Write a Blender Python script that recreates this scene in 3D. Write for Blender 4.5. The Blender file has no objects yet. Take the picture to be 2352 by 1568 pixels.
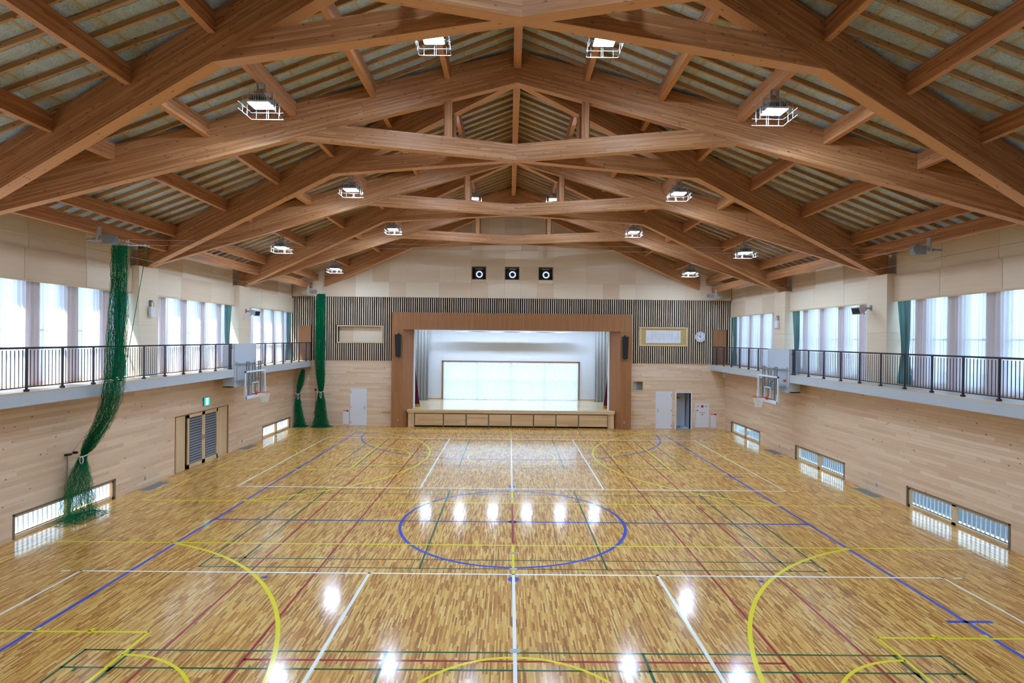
import bpy, math, random
from mathutils import Vector, Matrix

S = bpy.context.scene
COL = S.collection

# ------------------------------------------------------------------ camera
cam_d = bpy.data.cameras.new('camera')
cam = bpy.data.objects.new('camera', cam_d)
COL.objects.link(cam)
cam_d.sensor_width = 36.0
cam_d.lens = 36.0 * 1268.45 / 2352.0
cam_d.clip_end = 500
yaw, pitch, roll = 0.0047, -0.0047, -0.0104
f_ = Vector((math.sin(yaw) * math.cos(pitch), math.cos(yaw) * math.cos(pitch), math.sin(pitch)))
r_ = Vector((math.cos(yaw), -math.sin(yaw), 0))
d_ = f_.cross(r_)
cr, sr = math.cos(roll), math.sin(roll)
R_ = cr * r_ + sr * d_
D_ = -sr * r_ + cr * d_
m = Matrix.Identity(4)
for i in range(3):
    m[i][0] = R_[i]
    m[i][1] = -D_[i]
    m[i][2] = -f_[i]
m[0][3], m[1][3], m[2][3] = -0.1346, 0.0, 4.8999
cam.matrix_world = m
S.camera = cam

# ------------------------------------------------------------------ world, sun, exposure
LAMP_POWER = 140.0        # radiance of the LED panels
STAGE_LAMP = 100.0
SKY = 1.8
SUN = 18.0
w = bpy.data.worlds.new('sky')
S.world = w
w.use_nodes = True
bg = w.node_tree.nodes['Background']
bg.inputs['Color'].default_value = (0.56, 0.78, 1.0, 1)
bg.inputs['Strength'].default_value = SKY
sun_d = bpy.data.lights.new('sun', 'SUN')
sun = bpy.data.objects.new('sun', sun_d)
COL.objects.link(sun)
sun_d.energy = SUN
sun_d.angle = 0.02
sun_d.color = (1.0, 0.97, 0.93)
sun.rotation_euler = Vector((0.36, 0.08, -1.0)).to_track_quat('-Z', 'Y').to_euler()
S.view_settings.view_transform = 'Standard'
S.view_settings.look = 'None'
S.view_settings.gamma = 1.0
S.view_settings.use_curve_mapping = False
S.view_settings.exposure = 1.5
S.cycles.max_bounces = 7
S.cycles.diffuse_bounces = 4
S.cycles.glossy_bounces = 3
S.cycles.transmission_bounces = 4
S.cycles.transparent_max_bounces = 10
S.cycles.sample_clamp_indirect = 6.0
S.cycles.caustics_reflective = False
S.cycles.caustics_refractive = False


def portal(loc, sx, sy, direction):
    """a light portal: marks a window so that daylight is sampled through it (gives no light itself)"""
    d = bpy.data.lights.new('window_portal', 'AREA')
    d.shape = 'RECTANGLE'
    d.size, d.size_y = sx, sy
    d.cycles.is_portal = True
    o = bpy.data.objects.new('window_portal', d)
    COL.objects.link(o)
    o.location = loc
    o.rotation_euler = Vector(direction).to_track_quat('-Z', 'Z').to_euler()
    return o


# ------------------------------------------------------------------ colour and node helpers
def lin(c):
    c = c / 255.0
    return c / 12.92 if c <= 0.04045 else ((c + 0.055) / 1.055) ** 2.4


def rgb(r, g, b):
    return (lin(r), lin(g), lin(b), 1.0)


class NT:
    def __init__(self, name):
        self.m = bpy.data.materials.new(name)
        self.m.use_nodes = True
        self.t = self.m.node_tree
        self.n = self.t.nodes
        self.b = self.n['Principled BSDF']
        self.out = self.n['Material Output']

    def link(self, a, b):
        self.t.links.new(a, b)

    def put(self, sock, v):
        if isinstance(v, bpy.types.NodeSocket):
            self.link(v, sock)
        elif v is not None:
            sock.default_value = v

    def math(self, op, a, b=None, c=None):
        n = self.n.new('ShaderNodeMath')
        n.operation = op
        for i, v in enumerate((a, b, c)):
            if v is not None:
                self.put(n.inputs[i], v)
        return n.outputs[0]

    def comb(self, x, y, z=0.0):
        n = self.n.new('ShaderNodeCombineXYZ')
        for i, v in enumerate((x, y, z)):
            self.put(n.inputs[i], v)
        return n.outputs[0]

    def sep(self, v):
        n = self.n.new('ShaderNodeSeparateXYZ')
        self.link(v, n.inputs[0])
        return n.outputs

    def uv(self):
        n = self.n.new('ShaderNodeUVMap')
        n.uv_map = 'UVMap'
        return self.sep(n.outputs[0])

    def pos(self):
        return self.sep(self.n.new('ShaderNodeNewGeometry').outputs['Position'])

    def rand(self):
        return self.n.new('ShaderNodeObjectInfo').outputs['Random']

    def white(self, v, col=False):
        n = self.n.new('ShaderNodeTexWhiteNoise')
        n.noise_dimensions = '3D'
        self.link(v, n.inputs['Vector'])
        return n.outputs['Color'] if col else n.outputs['Value']

    def noise(self, v, scale=1.0, detail=2.0, rough=0.5):
        n = self.n.new('ShaderNodeTexNoise')
        self.link(v, n.inputs['Vector'])
        n.inputs['Scale'].default_value = scale
        n.inputs['Detail'].default_value = detail
        n.inputs['Roughness'].default_value = rough
        return n.outputs[0]

    def voro(self, v, scale=1.0):
        n = self.n.new('ShaderNodeTexVoronoi')
        self.link(v, n.inputs['Vector'])
        n.inputs['Scale'].default_value = scale
        return n.outputs['Distance'], n.outputs['Color']

    def ramp(self, f, stops):
        n = self.n.new('ShaderNodeValToRGB')
        e = n.color_ramp.elements
        while len(e) < len(stops):
            e.new(0.5)
        for el, (p, c) in zip(e, stops):
            el.position = p
            el.color = c
        self.put(n.inputs[0], f)
        return n.outputs[0]

    def mix(self, f, a, b, mode='MIX'):
        n = self.n.new('ShaderNodeMix')
        n.data_type = 'RGBA'
        n.blend_type = mode
        self.put(n.inputs[0], f)
        self.put(n.inputs[6], a)
        self.put(n.inputs[7], b)
        return n.outputs[2]

    def bump(self, h, strength=0.2, dist=0.01):
        n = self.n.new('ShaderNodeBump')
        n.inputs['Strength'].default_value = strength
        n.inputs['Distance'].default_value = dist
        self.link(h, n.inputs['Height'])
        self.link(n.outputs[0], self.b.inputs['Normal'])

    def fin(self, color=None, rough=0.5, metal=0.0, spec=0.5):
        self.put(self.b.inputs['Base Color'], color)
        self.put(self.b.inputs['Roughness'], rough)
        self.b.inputs['Metallic'].default_value = metal
        self.b.inputs['Specular IOR Level'].default_value = spec
        return self.m


def plain(name, c, rough=0.5, metal=0.0, vary=0.04, spec=0.4):
    t = NT(name)
    p = t.n.new('ShaderNodeTexCoord').outputs['Object']
    n = t.noise(p, 6.0, 3.0)
    col = t.mix(n, tuple(max(0, v * (1 - vary)) for v in c[:3]) + (1,), tuple(min(1, v * (1 + vary)) for v in c[:3]) + (1,))
    return t.fin(col, rough, metal, spec)


def emis(name, c, s):
    t = NT(name)
    e = t.n.new('ShaderNodeEmission')
    e.inputs[0].default_value = c
    e.inputs[1].default_value = s
    t.link(e.outputs[0], t.out.inputs[0])
    return t.m


def wood_uv(name, dark, mid, light, lam=0.03, seg=1.6, knots=0.5, rough=0.5, vary=0.5, knot_c=None, flat=0.0):  # flat: strength of the painted floor bounce on level faces
    """laminated timber: strips of height lam along u, butt joints, grain and knots"""
    t = NT(name)
    u, v, _ = t.uv()
    r = t.rand()
    u = t.math('ADD', u, t.math('MULTIPLY', r, 91.7))
    v = t.math('ADD', v, t.math('MULTIPLY', t.math('FLOOR', t.math('MULTIPLY', r, 37.0)), lam))
    row = t.math('FLOOR', t.math('DIVIDE', v, lam))
    w1 = t.white(t.comb(row, 3.3, 0.7))
    cell = t.math('FLOOR', t.math('ADD', t.math('DIVIDE', u, seg), t.math('MULTIPLY', w1, 9.0)))
    w2 = t.white(t.comb(row, cell, 1.9))
    g = t.noise(t.comb(t.math('MULTIPLY', u, 1.3), t.math('MULTIPLY', v, 48.0), w2), 1.0, 4.0, 0.6)
    f = t.math('ADD', t.math('MULTIPLY', w2, vary), t.math('MULTIPLY', g, 1.0 - vary))
    col = t.ramp(f, [(0.15, dark), (0.5, mid), (0.85, light)])
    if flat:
        # floor bounce light painted in
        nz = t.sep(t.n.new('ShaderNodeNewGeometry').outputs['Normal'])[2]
        bounce_tint = t.math('MULTIPLY', t.math('GREATER_THAN', t.math('ABSOLUTE', nz), 0.8), flat)
        col = t.mix(bounce_tint, col, tuple(min(1, x * 1.12) for x in light[:3]) + (1,))
    if knots:
        d, c = t.voro(t.comb(t.math('MULTIPLY', u, 4.6), t.math('MULTIPLY', v, 15.0), 0.0), 1.0)
        pick = t.math('LESS_THAN', t.sep(c)[0], knots)
        k = t.math('MULTIPLY', pick, t.math('SUBTRACT', 1.0, t.math('MINIMUM', t.math('DIVIDE', d, 0.17), 1.0)))
        kk = t.math('MINIMUM', t.math('MULTIPLY', k, 2.2), 0.9)
        col = t.mix(kk, col, knot_c or tuple(x * 0.25 for x in dark[:3]) + (1,))
    t.bump(g, 0.08, 0.004)
    return t.fin(col, rough, 0.0, 0.35)


# ------------------------------------------------------------------ mesh builder
class MB:
    def __init__(self):
        self.v, self.f, self.uv, self.sm = [], [], [], False

    def face(self, pts, uvs=None):
        i = len(self.v)
        self.v += [tuple(p) for p in pts]
        self.f.append(tuple(range(i, i + len(pts))))
        self.uv.append(uvs or [(0, 0)] * len(pts))

    def hexa(self, a, b, uoff=0.0):
        """prism between two quads a (start) and b (end): u runs along the length"""
        L = ((Vector(b[0]) + Vector(b[2])) / 2 - (Vector(a[0]) + Vector(a[2])) / 2).length
        e = [(Vector(a[(k + 1) % 4]) - Vector(a[k])).length for k in range(4)]
        off = [0, e[0] + 0.11, e[0] + e[1] + 0.23, e[0] * 2 + e[1] + 0.37]
        for k in range(4):
            k2 = (k + 1) % 4
            v0, v1 = off[k], off[k] + e[k]
            self.face([a[k], a[k2], b[k2], b[k]], [(uoff, v0), (uoff, v1), (uoff + L, v1), (uoff + L, v0)])
        self.face([a[3], a[2], a[1], a[0]], [(0, 0), (0, e[0]), (e[1], e[0]), (e[1], 0)])
        self.face([b[0], b[1], b[2], b[3]], [(0, 0), (0, e[0]), (e[1], e[0]), (e[1], 0)])
        return self

    def box(self, x0, x1, y0, y1, z0, z1):
        d = (x1 - x0, y1 - y0, z1 - z0)
        k = max(range(3), key=lambda i: d[i])
        if k == 0:
            a = [(x0, y0, z0), (x0, y0, z1), (x0, y1, z1), (x0, y1, z0)]
            b = [(x1, y0, z0), (x1, y0, z1), (x1, y1, z1), (x1, y1, z0)]
        elif k == 1:
            a = [(x0, y0, z0), (x1, y0, z0), (x1, y0, z1), (x0, y0, z1)]
            b = [(x0, y1, z0), (x1, y1, z0), (x1, y1, z1), (x0, y1, z1)]
        else:
            a = [(x0, y0, z0), (x0, y1, z0), (x1, y1, z0), (x1, y0, z0)]
            b = [(x0, y0, z1), (x0, y1, z1), (x1, y1, z1), (x1, y0, z1)]
        return self.hexa(a, b)

    def bar(self, p, q, w, h, up=(0, 0, 1)):
        p, q = Vector(p), Vector(q)
        d = (q - p).normalized()
        upv = Vector(up)
        if abs(d.dot(upv)) > 0.99:
            upv = Vector((0, 1, 0))
        s = d.cross(upv).normalized() * (w / 2)
        n = s.cross(d).normalized() * (h / 2)
        a = [p - s - n, p + s - n, p + s + n, p - s + n]
        b = [x + (q - p) for x in a]
        return self.hexa(a, b)

    def tube(self, pts, r, n=6, closed=False, cap=True):
        pts = [Vector(p) for p in pts]
        rings = []
        N = len(pts)
        prev = None
        for i, p in enumerate(pts):
            a = pts[(i - 1) % N] if (closed or i > 0) else p
            b = pts[(i + 1) % N] if (closed or i < N - 1) else p
            d = (b - a)
            d = d.normalized() if d.length > 1e-9 else Vector((0, 0, 1))
            if prev is None:
                up = Vector((0, 0, 1)) if abs(d.z) < 0.9 else Vector((1, 0, 0))
                s = d.cross(up).normalized()
            else:
                s = (prev - d * prev.dot(d)).normalized()
            prev = s
            t = d.cross(s)
            rr = r[i] if isinstance(r, (list, tuple)) else r
            rings.append([p + (s * math.cos(2 * math.pi * k / n) + t * math.sin(2 * math.pi * k / n)) * rr for k in range(n)])
        base = len(self.v)
        for ring in rings:
            self.v += [tuple(x) for x in ring]
        seg = N if closed else N - 1
        for i in range(seg):
            j = (i + 1) % N
            for k in range(n):
                k2 = (k + 1) % n
                self.f.append((base + i * n + k, base + i * n + k2, base + j * n + k2, base + j * n + k))
                self.uv.append([(i, k / n), (i, (k + 1) / n), (i + 1, (k + 1) / n), (i + 1, k / n)])
        if cap and not closed:
            self.f.append(tuple(base + k for k in reversed(range(n))))
            self.uv.append([(0, 0)] * n)
            self.f.append(tuple(base + (N - 1) * n + k for k in range(n)))
            self.uv.append([(0, 0)] * n)
        return self

    def lathe(self, prof, n=24, axis='z', c=(0, 0, 0)):
        """profile of (radius, height) revolved about axis through c"""
        base = len(self.v)
        for r, h in prof:
            for k in range(n):
                a = 2 * math.pi * k / n
                x, y = r * math.cos(a), r * math.sin(a)
                p = {'z': (x, y, h), 'y': (x, h, y), 'x': (h, x, y)}[axis]
                self.v.append((p[0] + c[0], p[1] + c[1], p[2] + c[2]))
        for i in range(len(prof) - 1):
            for k in range(n):
                k2 = (k + 1) % n
                self.f.append((base + i * n + k, base + i * n + k2, base + (i + 1) * n + k2, base + (i + 1) * n + k))
                self.uv.append([(k / n, i), ((k + 1) / n, i), ((k + 1) / n, i + 1), (k / n, i + 1)])
        return self

    def grid(self, fn, nu, nv):
        base = len(self.v)
        for j in range(nv + 1):
            for i in range(nu + 1):
                self.v.append(tuple(fn(i / nu, j / nv)))
        for j in range(nv):
            for i in range(nu):
                a = base + j * (nu + 1) + i
                self.f.append((a, a + 1, a + nu + 2, a + nu + 1))
                self.uv.append([(i / nu, j / nv), ((i + 1) / nu, j / nv), ((i + 1) / nu, (j + 1) / nv), (i / nu, (j + 1) / nv)])
        return self

    def mesh(self, name, mat):
        me = bpy.data.meshes.new(name)
        me.from_pydata(self.v, [], self.f)
        uvl = me.uv_layers.new(name='UVMap')
        flat = [c for fuv in self.uv for p in fuv for c in p]
        uvl.data.foreach_set('uv', flat)
        if self.sm:
            me.polygons.foreach_set('use_smooth', [True] * len(me.polygons))
        if mat:
            me.materials.append(mat)
        me.update()
        return me

    def build(self, name, mat, parent=None, smooth=False, recalc=True):
        self.sm = smooth
        me = self.mesh(name, mat)
        if recalc:
            import bmesh
            bm = bmesh.new()
            bm.from_mesh(me)
            bmesh.ops.recalc_face_normals(bm, faces=bm.faces)
            bm.to_mesh(me)
            bm.free()
        return link(name, me, parent)


def link(name, data, parent=None, loc=None):
    o = bpy.data.objects.new(name, data)
    COL.objects.link(o)
    if parent is not None:
        o.parent = parent
        o.matrix_parent_inverse = Matrix.Translation(-world_loc(parent))
    if loc is not None:
        o.location = loc
    return o


def world_loc(o):
    return Vector(o.location)


def tag(o, label=None, cat=None, group=None, kind=None):
    if label: o['label'] = label
    if cat: o['category'] = cat
    if group: o['group'] = group
    if kind: o['kind'] = kind
    return o


def thing(name, loc, label, cat, group=None, kind=None):
    o = bpy.data.objects.new(name, None)
    COL.objects.link(o)
    o.empty_display_size = 0.1
    o.location = loc
    return tag(o, label, cat, group, kind)


def holder(name, loc=(0, 0, 0)):
    return thing(name, loc, None, None, None, 'structure')


def copy_tree(root, loc, rotz=0.0):
    """copy of a thing built around its own origin, with its parts and sub-parts"""
    def cp(o, par):
        c = o.copy()
        COL.objects.link(c)
        if par is not None:
            mi = o.matrix_parent_inverse.copy()
            c.parent = par
            c.matrix_parent_inverse = mi
        for ch in list(o.children):
            cp(ch, c)
        return c
    c = cp(root, None)
    c.location = loc
    c.rotation_euler = (0, 0, rotz)
    return c


def minus(rect, holes):
    """rectangle (a0,a1,b0,b1) minus holes, as a list of rectangles"""
    out = [rect]
    for h in holes:
        nxt = []
        for (a0, a1, b0, b1) in out:
            if h[0] >= a1 - 1e-6 or h[1] <= a0 + 1e-6 or h[2] >= b1 - 1e-6 or h[3] <= b0 + 1e-6:
                nxt.append((a0, a1, b0, b1))
                continue
            if h[0] > a0: nxt.append((a0, h[0], b0, b1))
            if h[1] < a1: nxt.append((h[1], a1, b0, b1))
            c0, c1 = max(a0, h[0]), min(a1, h[1])
            if h[2] > b0: nxt.append((c0, c1, b0, h[2]))
            if h[3] < b1: nxt.append((c0, c1, h[3], b1))
        out = nxt
    return out


def sbox(mb, s, x0, x1, y0, y1, z0, z1):
    """box on the left (s=-1) or right (s=+1) side: x counted outwards from the hall's centre line"""
    a, b = s * x0, s * x1
    return mb.box(min(a, b), max(a, b), y0, y1, z0, z1)


def fract(x):
    return x - math.floor(x)

# ------------------------------------------------------------------ materials
M = {}
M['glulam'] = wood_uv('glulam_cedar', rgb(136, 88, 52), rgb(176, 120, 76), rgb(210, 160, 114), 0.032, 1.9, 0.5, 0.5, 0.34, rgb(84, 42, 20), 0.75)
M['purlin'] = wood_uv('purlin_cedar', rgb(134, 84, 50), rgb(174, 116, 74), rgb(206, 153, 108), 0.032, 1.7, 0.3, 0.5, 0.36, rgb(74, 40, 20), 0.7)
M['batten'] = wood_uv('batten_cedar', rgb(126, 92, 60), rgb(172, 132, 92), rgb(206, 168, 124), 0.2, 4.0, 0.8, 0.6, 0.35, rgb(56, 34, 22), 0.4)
M['brownply'] = wood_uv('stage_veneer', rgb(134, 88, 54), rgb(156, 106, 68), rgb(172, 122, 82), 0.03, 3.0, 0.0, 0.45, 0.25)
M['trimwood'] = wood_uv('pale_trim', rgb(188, 158, 120), rgb(212, 184, 146), rgb(228, 204, 170), 0.04, 2.5, 0.1, 0.45, 0.3, rgb(150, 110, 76))
M['slat'] = wood_uv('pale_slat', rgb(196, 170, 140), rgb(220, 198, 170), rgb(234, 214, 190), 0.2, 5.0, 0.0, 0.55, 0.6)
M['drawer'] = wood_uv('stage_front_pine', rgb(186, 150, 108), rgb(208, 174, 132), rgb(222, 192, 152), 0.12, 2.2, 0.12, 0.45, 0.4, rgb(150, 96, 66))


def wall_boards():
    """pine wall boards 0.1 m high, 1.82 m long: the board id follows the built boards"""
    t = NT('pine_wall_boards')
    x, y, z = t.pos()
    nrm = t.sep(t.n.new('ShaderNodeNewGeometry').outputs['Normal'])
    side = t.math('GREATER_THAN', t.math('ABSOLUTE', nrm[0]), 0.5)
    u = t.math('ADD', t.math('MULTIPLY', side, y), t.math('MULTIPLY', t.math('SUBTRACT', 1.0, side), t.math('ADD', x, 40.0)))
    sgn = t.math('MULTIPLY', t.math('SIGN', x), side)
    row = t.math('FLOOR', t.math('DIVIDE', t.math('ADD', z, 0.0005), 0.1))
    off = t.math('MULTIPLY', t.math('FRACT', t.math('MULTIPLY', row, 0.3819)), 1.82)
    cell = t.math('FLOOR', t.math('DIVIDE', t.math('ADD', u, off), 1.82))
    w1 = t.white(t.comb(row, cell, t.math('ADD', sgn, 5.0)))
    w2 = t.white(t.comb(row, cell, t.math('ADD', sgn, 9.0)))
    g = t.noise(t.comb(t.math('MULTIPLY', u, 0.9), t.math('MULTIPLY', z, 42.0), w1), 1.0, 4.0, 0.6)
    big = t.noise(t.comb(t.math('MULTIPLY', u, 0.5), t.math('MULTIPLY', z, 3.0), w2), 1.0, 2.0)
    f = t.math('ADD', t.math('MULTIPLY', w1, 0.55), t.math('ADD', t.math('MULTIPLY', g, 0.3), t.math('MULTIPLY', big, 0.15)))
    col = t.ramp(f, [(0.12, rgb(208, 175, 146)), (0.4, rgb(222, 193, 165)), (0.62, rgb(228, 201, 175)), (0.9, rgb(235, 212, 189))])
    pink = t.math('MULTIPLY', t.math('GREATER_THAN', w2, 0.8), 0.45)
    col = t.mix(pink, col, rgb(216, 182, 156))
    d, c = t.voro(t.comb(t.math('MULTIPLY', u, 4.2), t.math('MULTIPLY', z, 8.0), sgn), 1.0)
    pick = t.math('LESS_THAN', t.sep(c)[0], 0.42)
    ks = t.math('ADD', 0.07, t.math('MULTIPLY', t.sep(c)[1], 0.11))
    k = t.math('MULTIPLY', pick, t.math('MINIMUM', t.math('MULTIPLY', t.math('MAXIMUM', t.math('SUBTRACT', 1.0, t.math('DIVIDE', d, ks)), 0.0), 2.0), 0.85))
    col = t.mix(k, col, rgb(120, 70, 48))
    t.bump(g, 0.05, 0.003)
    return t.fin(col, 0.42, 0.0, 0.4)


M['boards'] = wall_boards()


def floor_mat():
    """sports parquet: staves 30 mm wide and about 0.3 m long running towards the stage"""
    t = NT('sports_parquet')
    x, y, z = t.pos()
    wd = 0.027
    ci = t.math('FLOOR', t.math('DIVIDE', x, wd))
    w0 = t.white(t.comb(ci, 1.7, 4.1))
    ln = t.math('ADD', 0.24, t.math('MULTIPLY', w0, 0.14))
    ri = t.math('FLOOR', t.math('DIVIDE', t.math('ADD', t.math('ADD', y, 50.0), t.math('MULTIPLY', w0, 3.0)), ln))
    w1 = t.white(t.comb(ci, ri, 2.2))
    w2 = t.white(t.comb(ci, ri, 7.9))
    g = t.noise(t.comb(t.math('MULTIPLY', x, 160.0), t.math('MULTIPLY', y, 5.0), w1), 1.0, 3.0, 0.6)
    f = t.math('ADD', t.math('MULTIPLY', w1, 0.8), t.math('MULTIPLY', g, 0.2))
    col = t.ramp(f, [(0.08, rgb(142, 86, 30)), (0.28, rgb(188, 126, 50)), (0.55, rgb(214, 159, 74)), (0.8, rgb(230, 185, 102)), (0.97, rgb(242, 210, 142))])
    big = t.noise(t.comb(t.math('MULTIPLY', x, 0.35), t.math('MULTIPLY', y, 0.35), 0.0), 1.0, 2.0)
    col = t.mix(t.math('MULTIPLY', big, 0.18), col, rgb(178, 118, 58))
    fx = t.math('FRACT', t.math('DIVIDE', x, wd))
    seam = t.math('LESS_THAN', fx, 0.05)
    col = t.mix(t.math('MULTIPLY', seam, 0.35), col, rgb(96, 58, 26))
    # varnish: every stave lies very slightly out of true, which breaks the reflections up
    nn = t.n.new('ShaderNodeVectorMath')
    nn.operation = 'ADD'
    t.link(t.n.new('ShaderNodeNewGeometry').outputs['Normal'], nn.inputs[0])
    t.link(t.comb(t.math('MULTIPLY', t.math('SUBTRACT', w2, 0.5), 0.011), t.math('MULTIPLY', t.math('SUBTRACT', w1, 0.5), 0.006), 0.0), nn.inputs[1])
    nz = t.n.new('ShaderNodeVectorMath')
    nz.operation = 'NORMALIZE'
    t.link(nn.outputs[0], nz.inputs[0])
    t.link(nz.outputs[0], t.b.inputs['Coat Normal'])
    t.b.inputs['Coat Weight'].default_value = 0.75
    t.b.inputs['Coat Roughness'].default_value = 0.125
    t.b.inputs['Coat IOR'].default_value = 1.5
    return t.fin(col, 0.5, 0.0, 0.3)


M['floor'] = floor_mat()


def paint(name, c):
    t = NT(name)
    p = t.n.new('ShaderNodeNewGeometry').outputs['Position']
    n = t.noise(p, 14.0, 3.0)
    col = t.mix(n, tuple(v * 0.93 for v in c[:3]) + (1,), c)
    t.b.inputs['Coat Weight'].default_value = 0.8
    t.b.inputs['Coat Roughness'].default_value = 0.11
    return t.fin(col, 0.5, 0.0, 0.3)


M['line_white'] = paint('white_line_paint', rgb(246, 246, 244))
M['line_yellow'] = paint('yellow_line_paint', rgb(240, 222, 8))
M['line_blue'] = paint('blue_line_paint', rgb(8, 70, 196))
M['line_green'] = paint('green_line_paint', rgb(10, 84, 44))
M['line_red'] = paint('red_line_paint', rgb(158, 28, 34))


def ply(name, base, alt, scale=0.8):
    """plywood: a faint horizontal grain, a tone of its own for every panel"""
    t = NT(name)
    x, y, z = t.pos()
    u = t.math('ADD', x, y)
    r = t.rand()
    g = t.noise(t.comb(t.math('MULTIPLY', u, 0.7), t.math('MULTIPLY', z, 14.0), t.math('MULTIPLY', r, 50.0)), 1.0, 4.0, 0.55)
    f = t.math('ADD', t.math('MULTIPLY', t.math('POWER', r, 1.6), 0.65), t.math('MULTIPLY', g, 0.35))
    col = t.ramp(f, [(0.1, base), (0.9, alt)])
    return t.fin(col, 0.5, 0.0, 0.35)


M['ply'] = ply('pale_plywood', rgb(234, 219, 197), rgb(214, 185, 156))


def woodwool():
    t = NT('wood_wool_panel')
    p = t.n.new('ShaderNodeNewGeometry').outputs['Position']
    a = t.noise(p, 42.0, 3.0, 0.7)
    b = t.noise(p, 9.0, 2.0)
    d, _ = t.voro(p, 55.0)
    r = t.rand()
    col = t.ramp(t.math('ADD', t.math('MULTIPLY', a, 0.75), t.math('MULTIPLY', b, 0.25)), [(0.32, rgb(122, 140, 156)), (0.5, rgb(184, 206, 226)), (0.7, rgb(208, 228, 244))])
    col = t.mix(t.math('MULTIPLY', r, 0.25), col, rgb(206, 214, 210))
    t.bump(a, 0.4, 0.01)
    return t.fin(col, 0.9, 0.0, 0.1)


M['woodwool'] = woodwool()
M['seam'] = plain('panel_joint_strip', rgb(190, 180, 150), 0.8)
M['white'] = plain('white_paint', rgb(182, 189, 200), 0.5, 0, 0.02)
M['white_stage'] = plain('white_stage_wall', rgb(226, 230, 238), 0.6, 0, 0.02)
M['white_door'] = plain('white_door_paint', rgb(224, 226, 236), 0.35, 0, 0.02)
M['grey'] = plain('grey_paint', rgb(128, 132, 136), 0.45)
M['lightgrey'] = plain('light_grey_paint', rgb(176, 180, 184), 0.4)
M['steel'] = plain('galvanised_steel', rgb(170, 176, 182), 0.35, 0.8)
M['dark'] = plain('dark_backing', rgb(34, 24, 22), 0.9)
M['rail'] = plain('dark_bronze_rail', rgb(52, 50, 58), 0.4, 0.2)
M['black'] = plain('black_plastic', rgb(18, 18, 22), 0.5)
M['grille'] = plain('charcoal_grille', rgb(34, 34, 40), 0.7)
M['bronze'] = plain('brown_grey_frame', rgb(120, 110, 100), 0.45)
M['alu'] = plain('aluminium_fin', rgb(196, 204, 212), 0.35, 0.3)
M['louver'] = plain('grey_louver', rgb(120, 122, 130), 0.45)
M['louver_dark'] = plain('louver_void', rgb(40, 40, 46), 0.7)
M['red'] = plain('signal_red', rgb(206, 20, 30), 0.4)
M['redlamp'] = plain('red_lamp_lens', rgb(226, 24, 30), 0.25)
M['green_label'] = plain('green_label', rgb(30, 120, 92), 0.5)
M['ink'] = plain('black_ink', rgb(46, 46, 60), 0.7)
M['paper'] = plain('white_paper', rgb(214, 216, 226), 0.7, 0, 0.02)
M['gold'] = plain('gold_mount_cloth', rgb(186, 154, 92), 0.6, 0, 0.08)
M['fringe'] = plain('gold_fringe', rgb(206, 156, 24), 0.6, 0, 0.2)
M['maroon'] = plain('maroon_velvet', rgb(92, 16, 44), 0.9, 0, 0.25)
M['greycloth'] = plain('grey_drape_cloth', rgb(160, 160, 158), 0.85, 0, 0.06)
M['orange'] = plain('orange_rim_paint', rgb(214, 78, 44), 0.4)
M['cord'] = plain('white_cord', rgb(226, 232, 232), 0.6)
M['wire'] = plain('net_wire', rgb(170, 162, 158), 0.4, 0.5)
M['steelcap'] = plain('floor_cap', rgb(176, 184, 194), 0.3, 0.5)
M['led'] = emis('led_panel_light', (0.56, 0.765, 1.0, 1), LAMP_POWER)
M['stage_led'] = emis('stage_lamp_light', (0.62, 0.80, 1.0, 1), STAGE_LAMP)
M['ring_led'] = emis('ring_lamp_light', (0.66, 0.80, 1.0, 1), 0.45)
M['exit_green'] = emis('exit_sign_green', (0.0, 0.62, 0.36, 1), 0.9)
M['exit_white'] = emis('exit_sign_white', (0.85, 1.0, 0.95, 1), 1.1)
M['concrete'] = plain('grey_asphalt', rgb(66, 80, 94), 0.9)


def net_mat():
    t = NT('green_net_cord')
    u, v, _ = t.uv()
    p = t.n.new('ShaderNodeNewGeometry').outputs['Position']
    n = t.noise(p, 18.0, 2.0)
    col = t.mix(n, rgb(0, 100, 64), rgb(2, 152, 104))
    m_ = t.fin(col, 0.7, 0.0, 0.2)
    tr = t.n.new('ShaderNodeBsdfTranslucent')
    tr.inputs[0].default_value = rgb(0, 190, 136)
    mx = t.n.new('ShaderNodeMixShader')
    mx.inputs[0].default_value = 0.5
    t.link(t.b.outputs[0], mx.inputs[1])
    t.link(tr.outputs[0], mx.inputs[2])
    t.link(mx.outputs[0], t.out.inputs[0])
    return m_


M['net'] = net_mat()


def cloth(name, c, transl, transp, tint):
    """thin curtain: part diffuse, part lets light through"""
    t = NT(name)
    d = t.n.new('ShaderNodeBsdfDiffuse')
    d.inputs[0].default_value = c
    tl = t.n.new('ShaderNodeBsdfTranslucent')
    tl.inputs[0].default_value = tint
    tp = t.n.new('ShaderNodeBsdfTransparent')
    m1 = t.n.new('ShaderNodeMixShader')
    m1.inputs[0].default_value = transl
    t.link(d.outputs[0], m1.inputs[1])
    t.link(tl.outputs[0], m1.inputs[2])
    m2 = t.n.new('ShaderNodeMixShader')
    p = t.n.new('ShaderNodeNewGeometry').outputs['Position']
    weave = t.noise(p, 30.0, 2.0)
    t.put(m2.inputs[0], t.math('ADD', transp - 0.05, t.math('MULTIPLY', weave, 0.1)))
    t.link(m1.outputs[0], m2.inputs[1])
    t.link(tp.outputs[0], m2.inputs[2])
    t.link(m2.outputs[0], t.out.inputs[0])
    return t.m


M['sheer'] = cloth('white_sheer_cloth', rgb(244, 238, 250), 0.55, 0.17, rgb(228, 230, 240))
M['teal'] = cloth('teal_drape_cloth', rgb(112, 142, 140), 0.25, 0.05, rgb(110, 160, 162))


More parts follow.
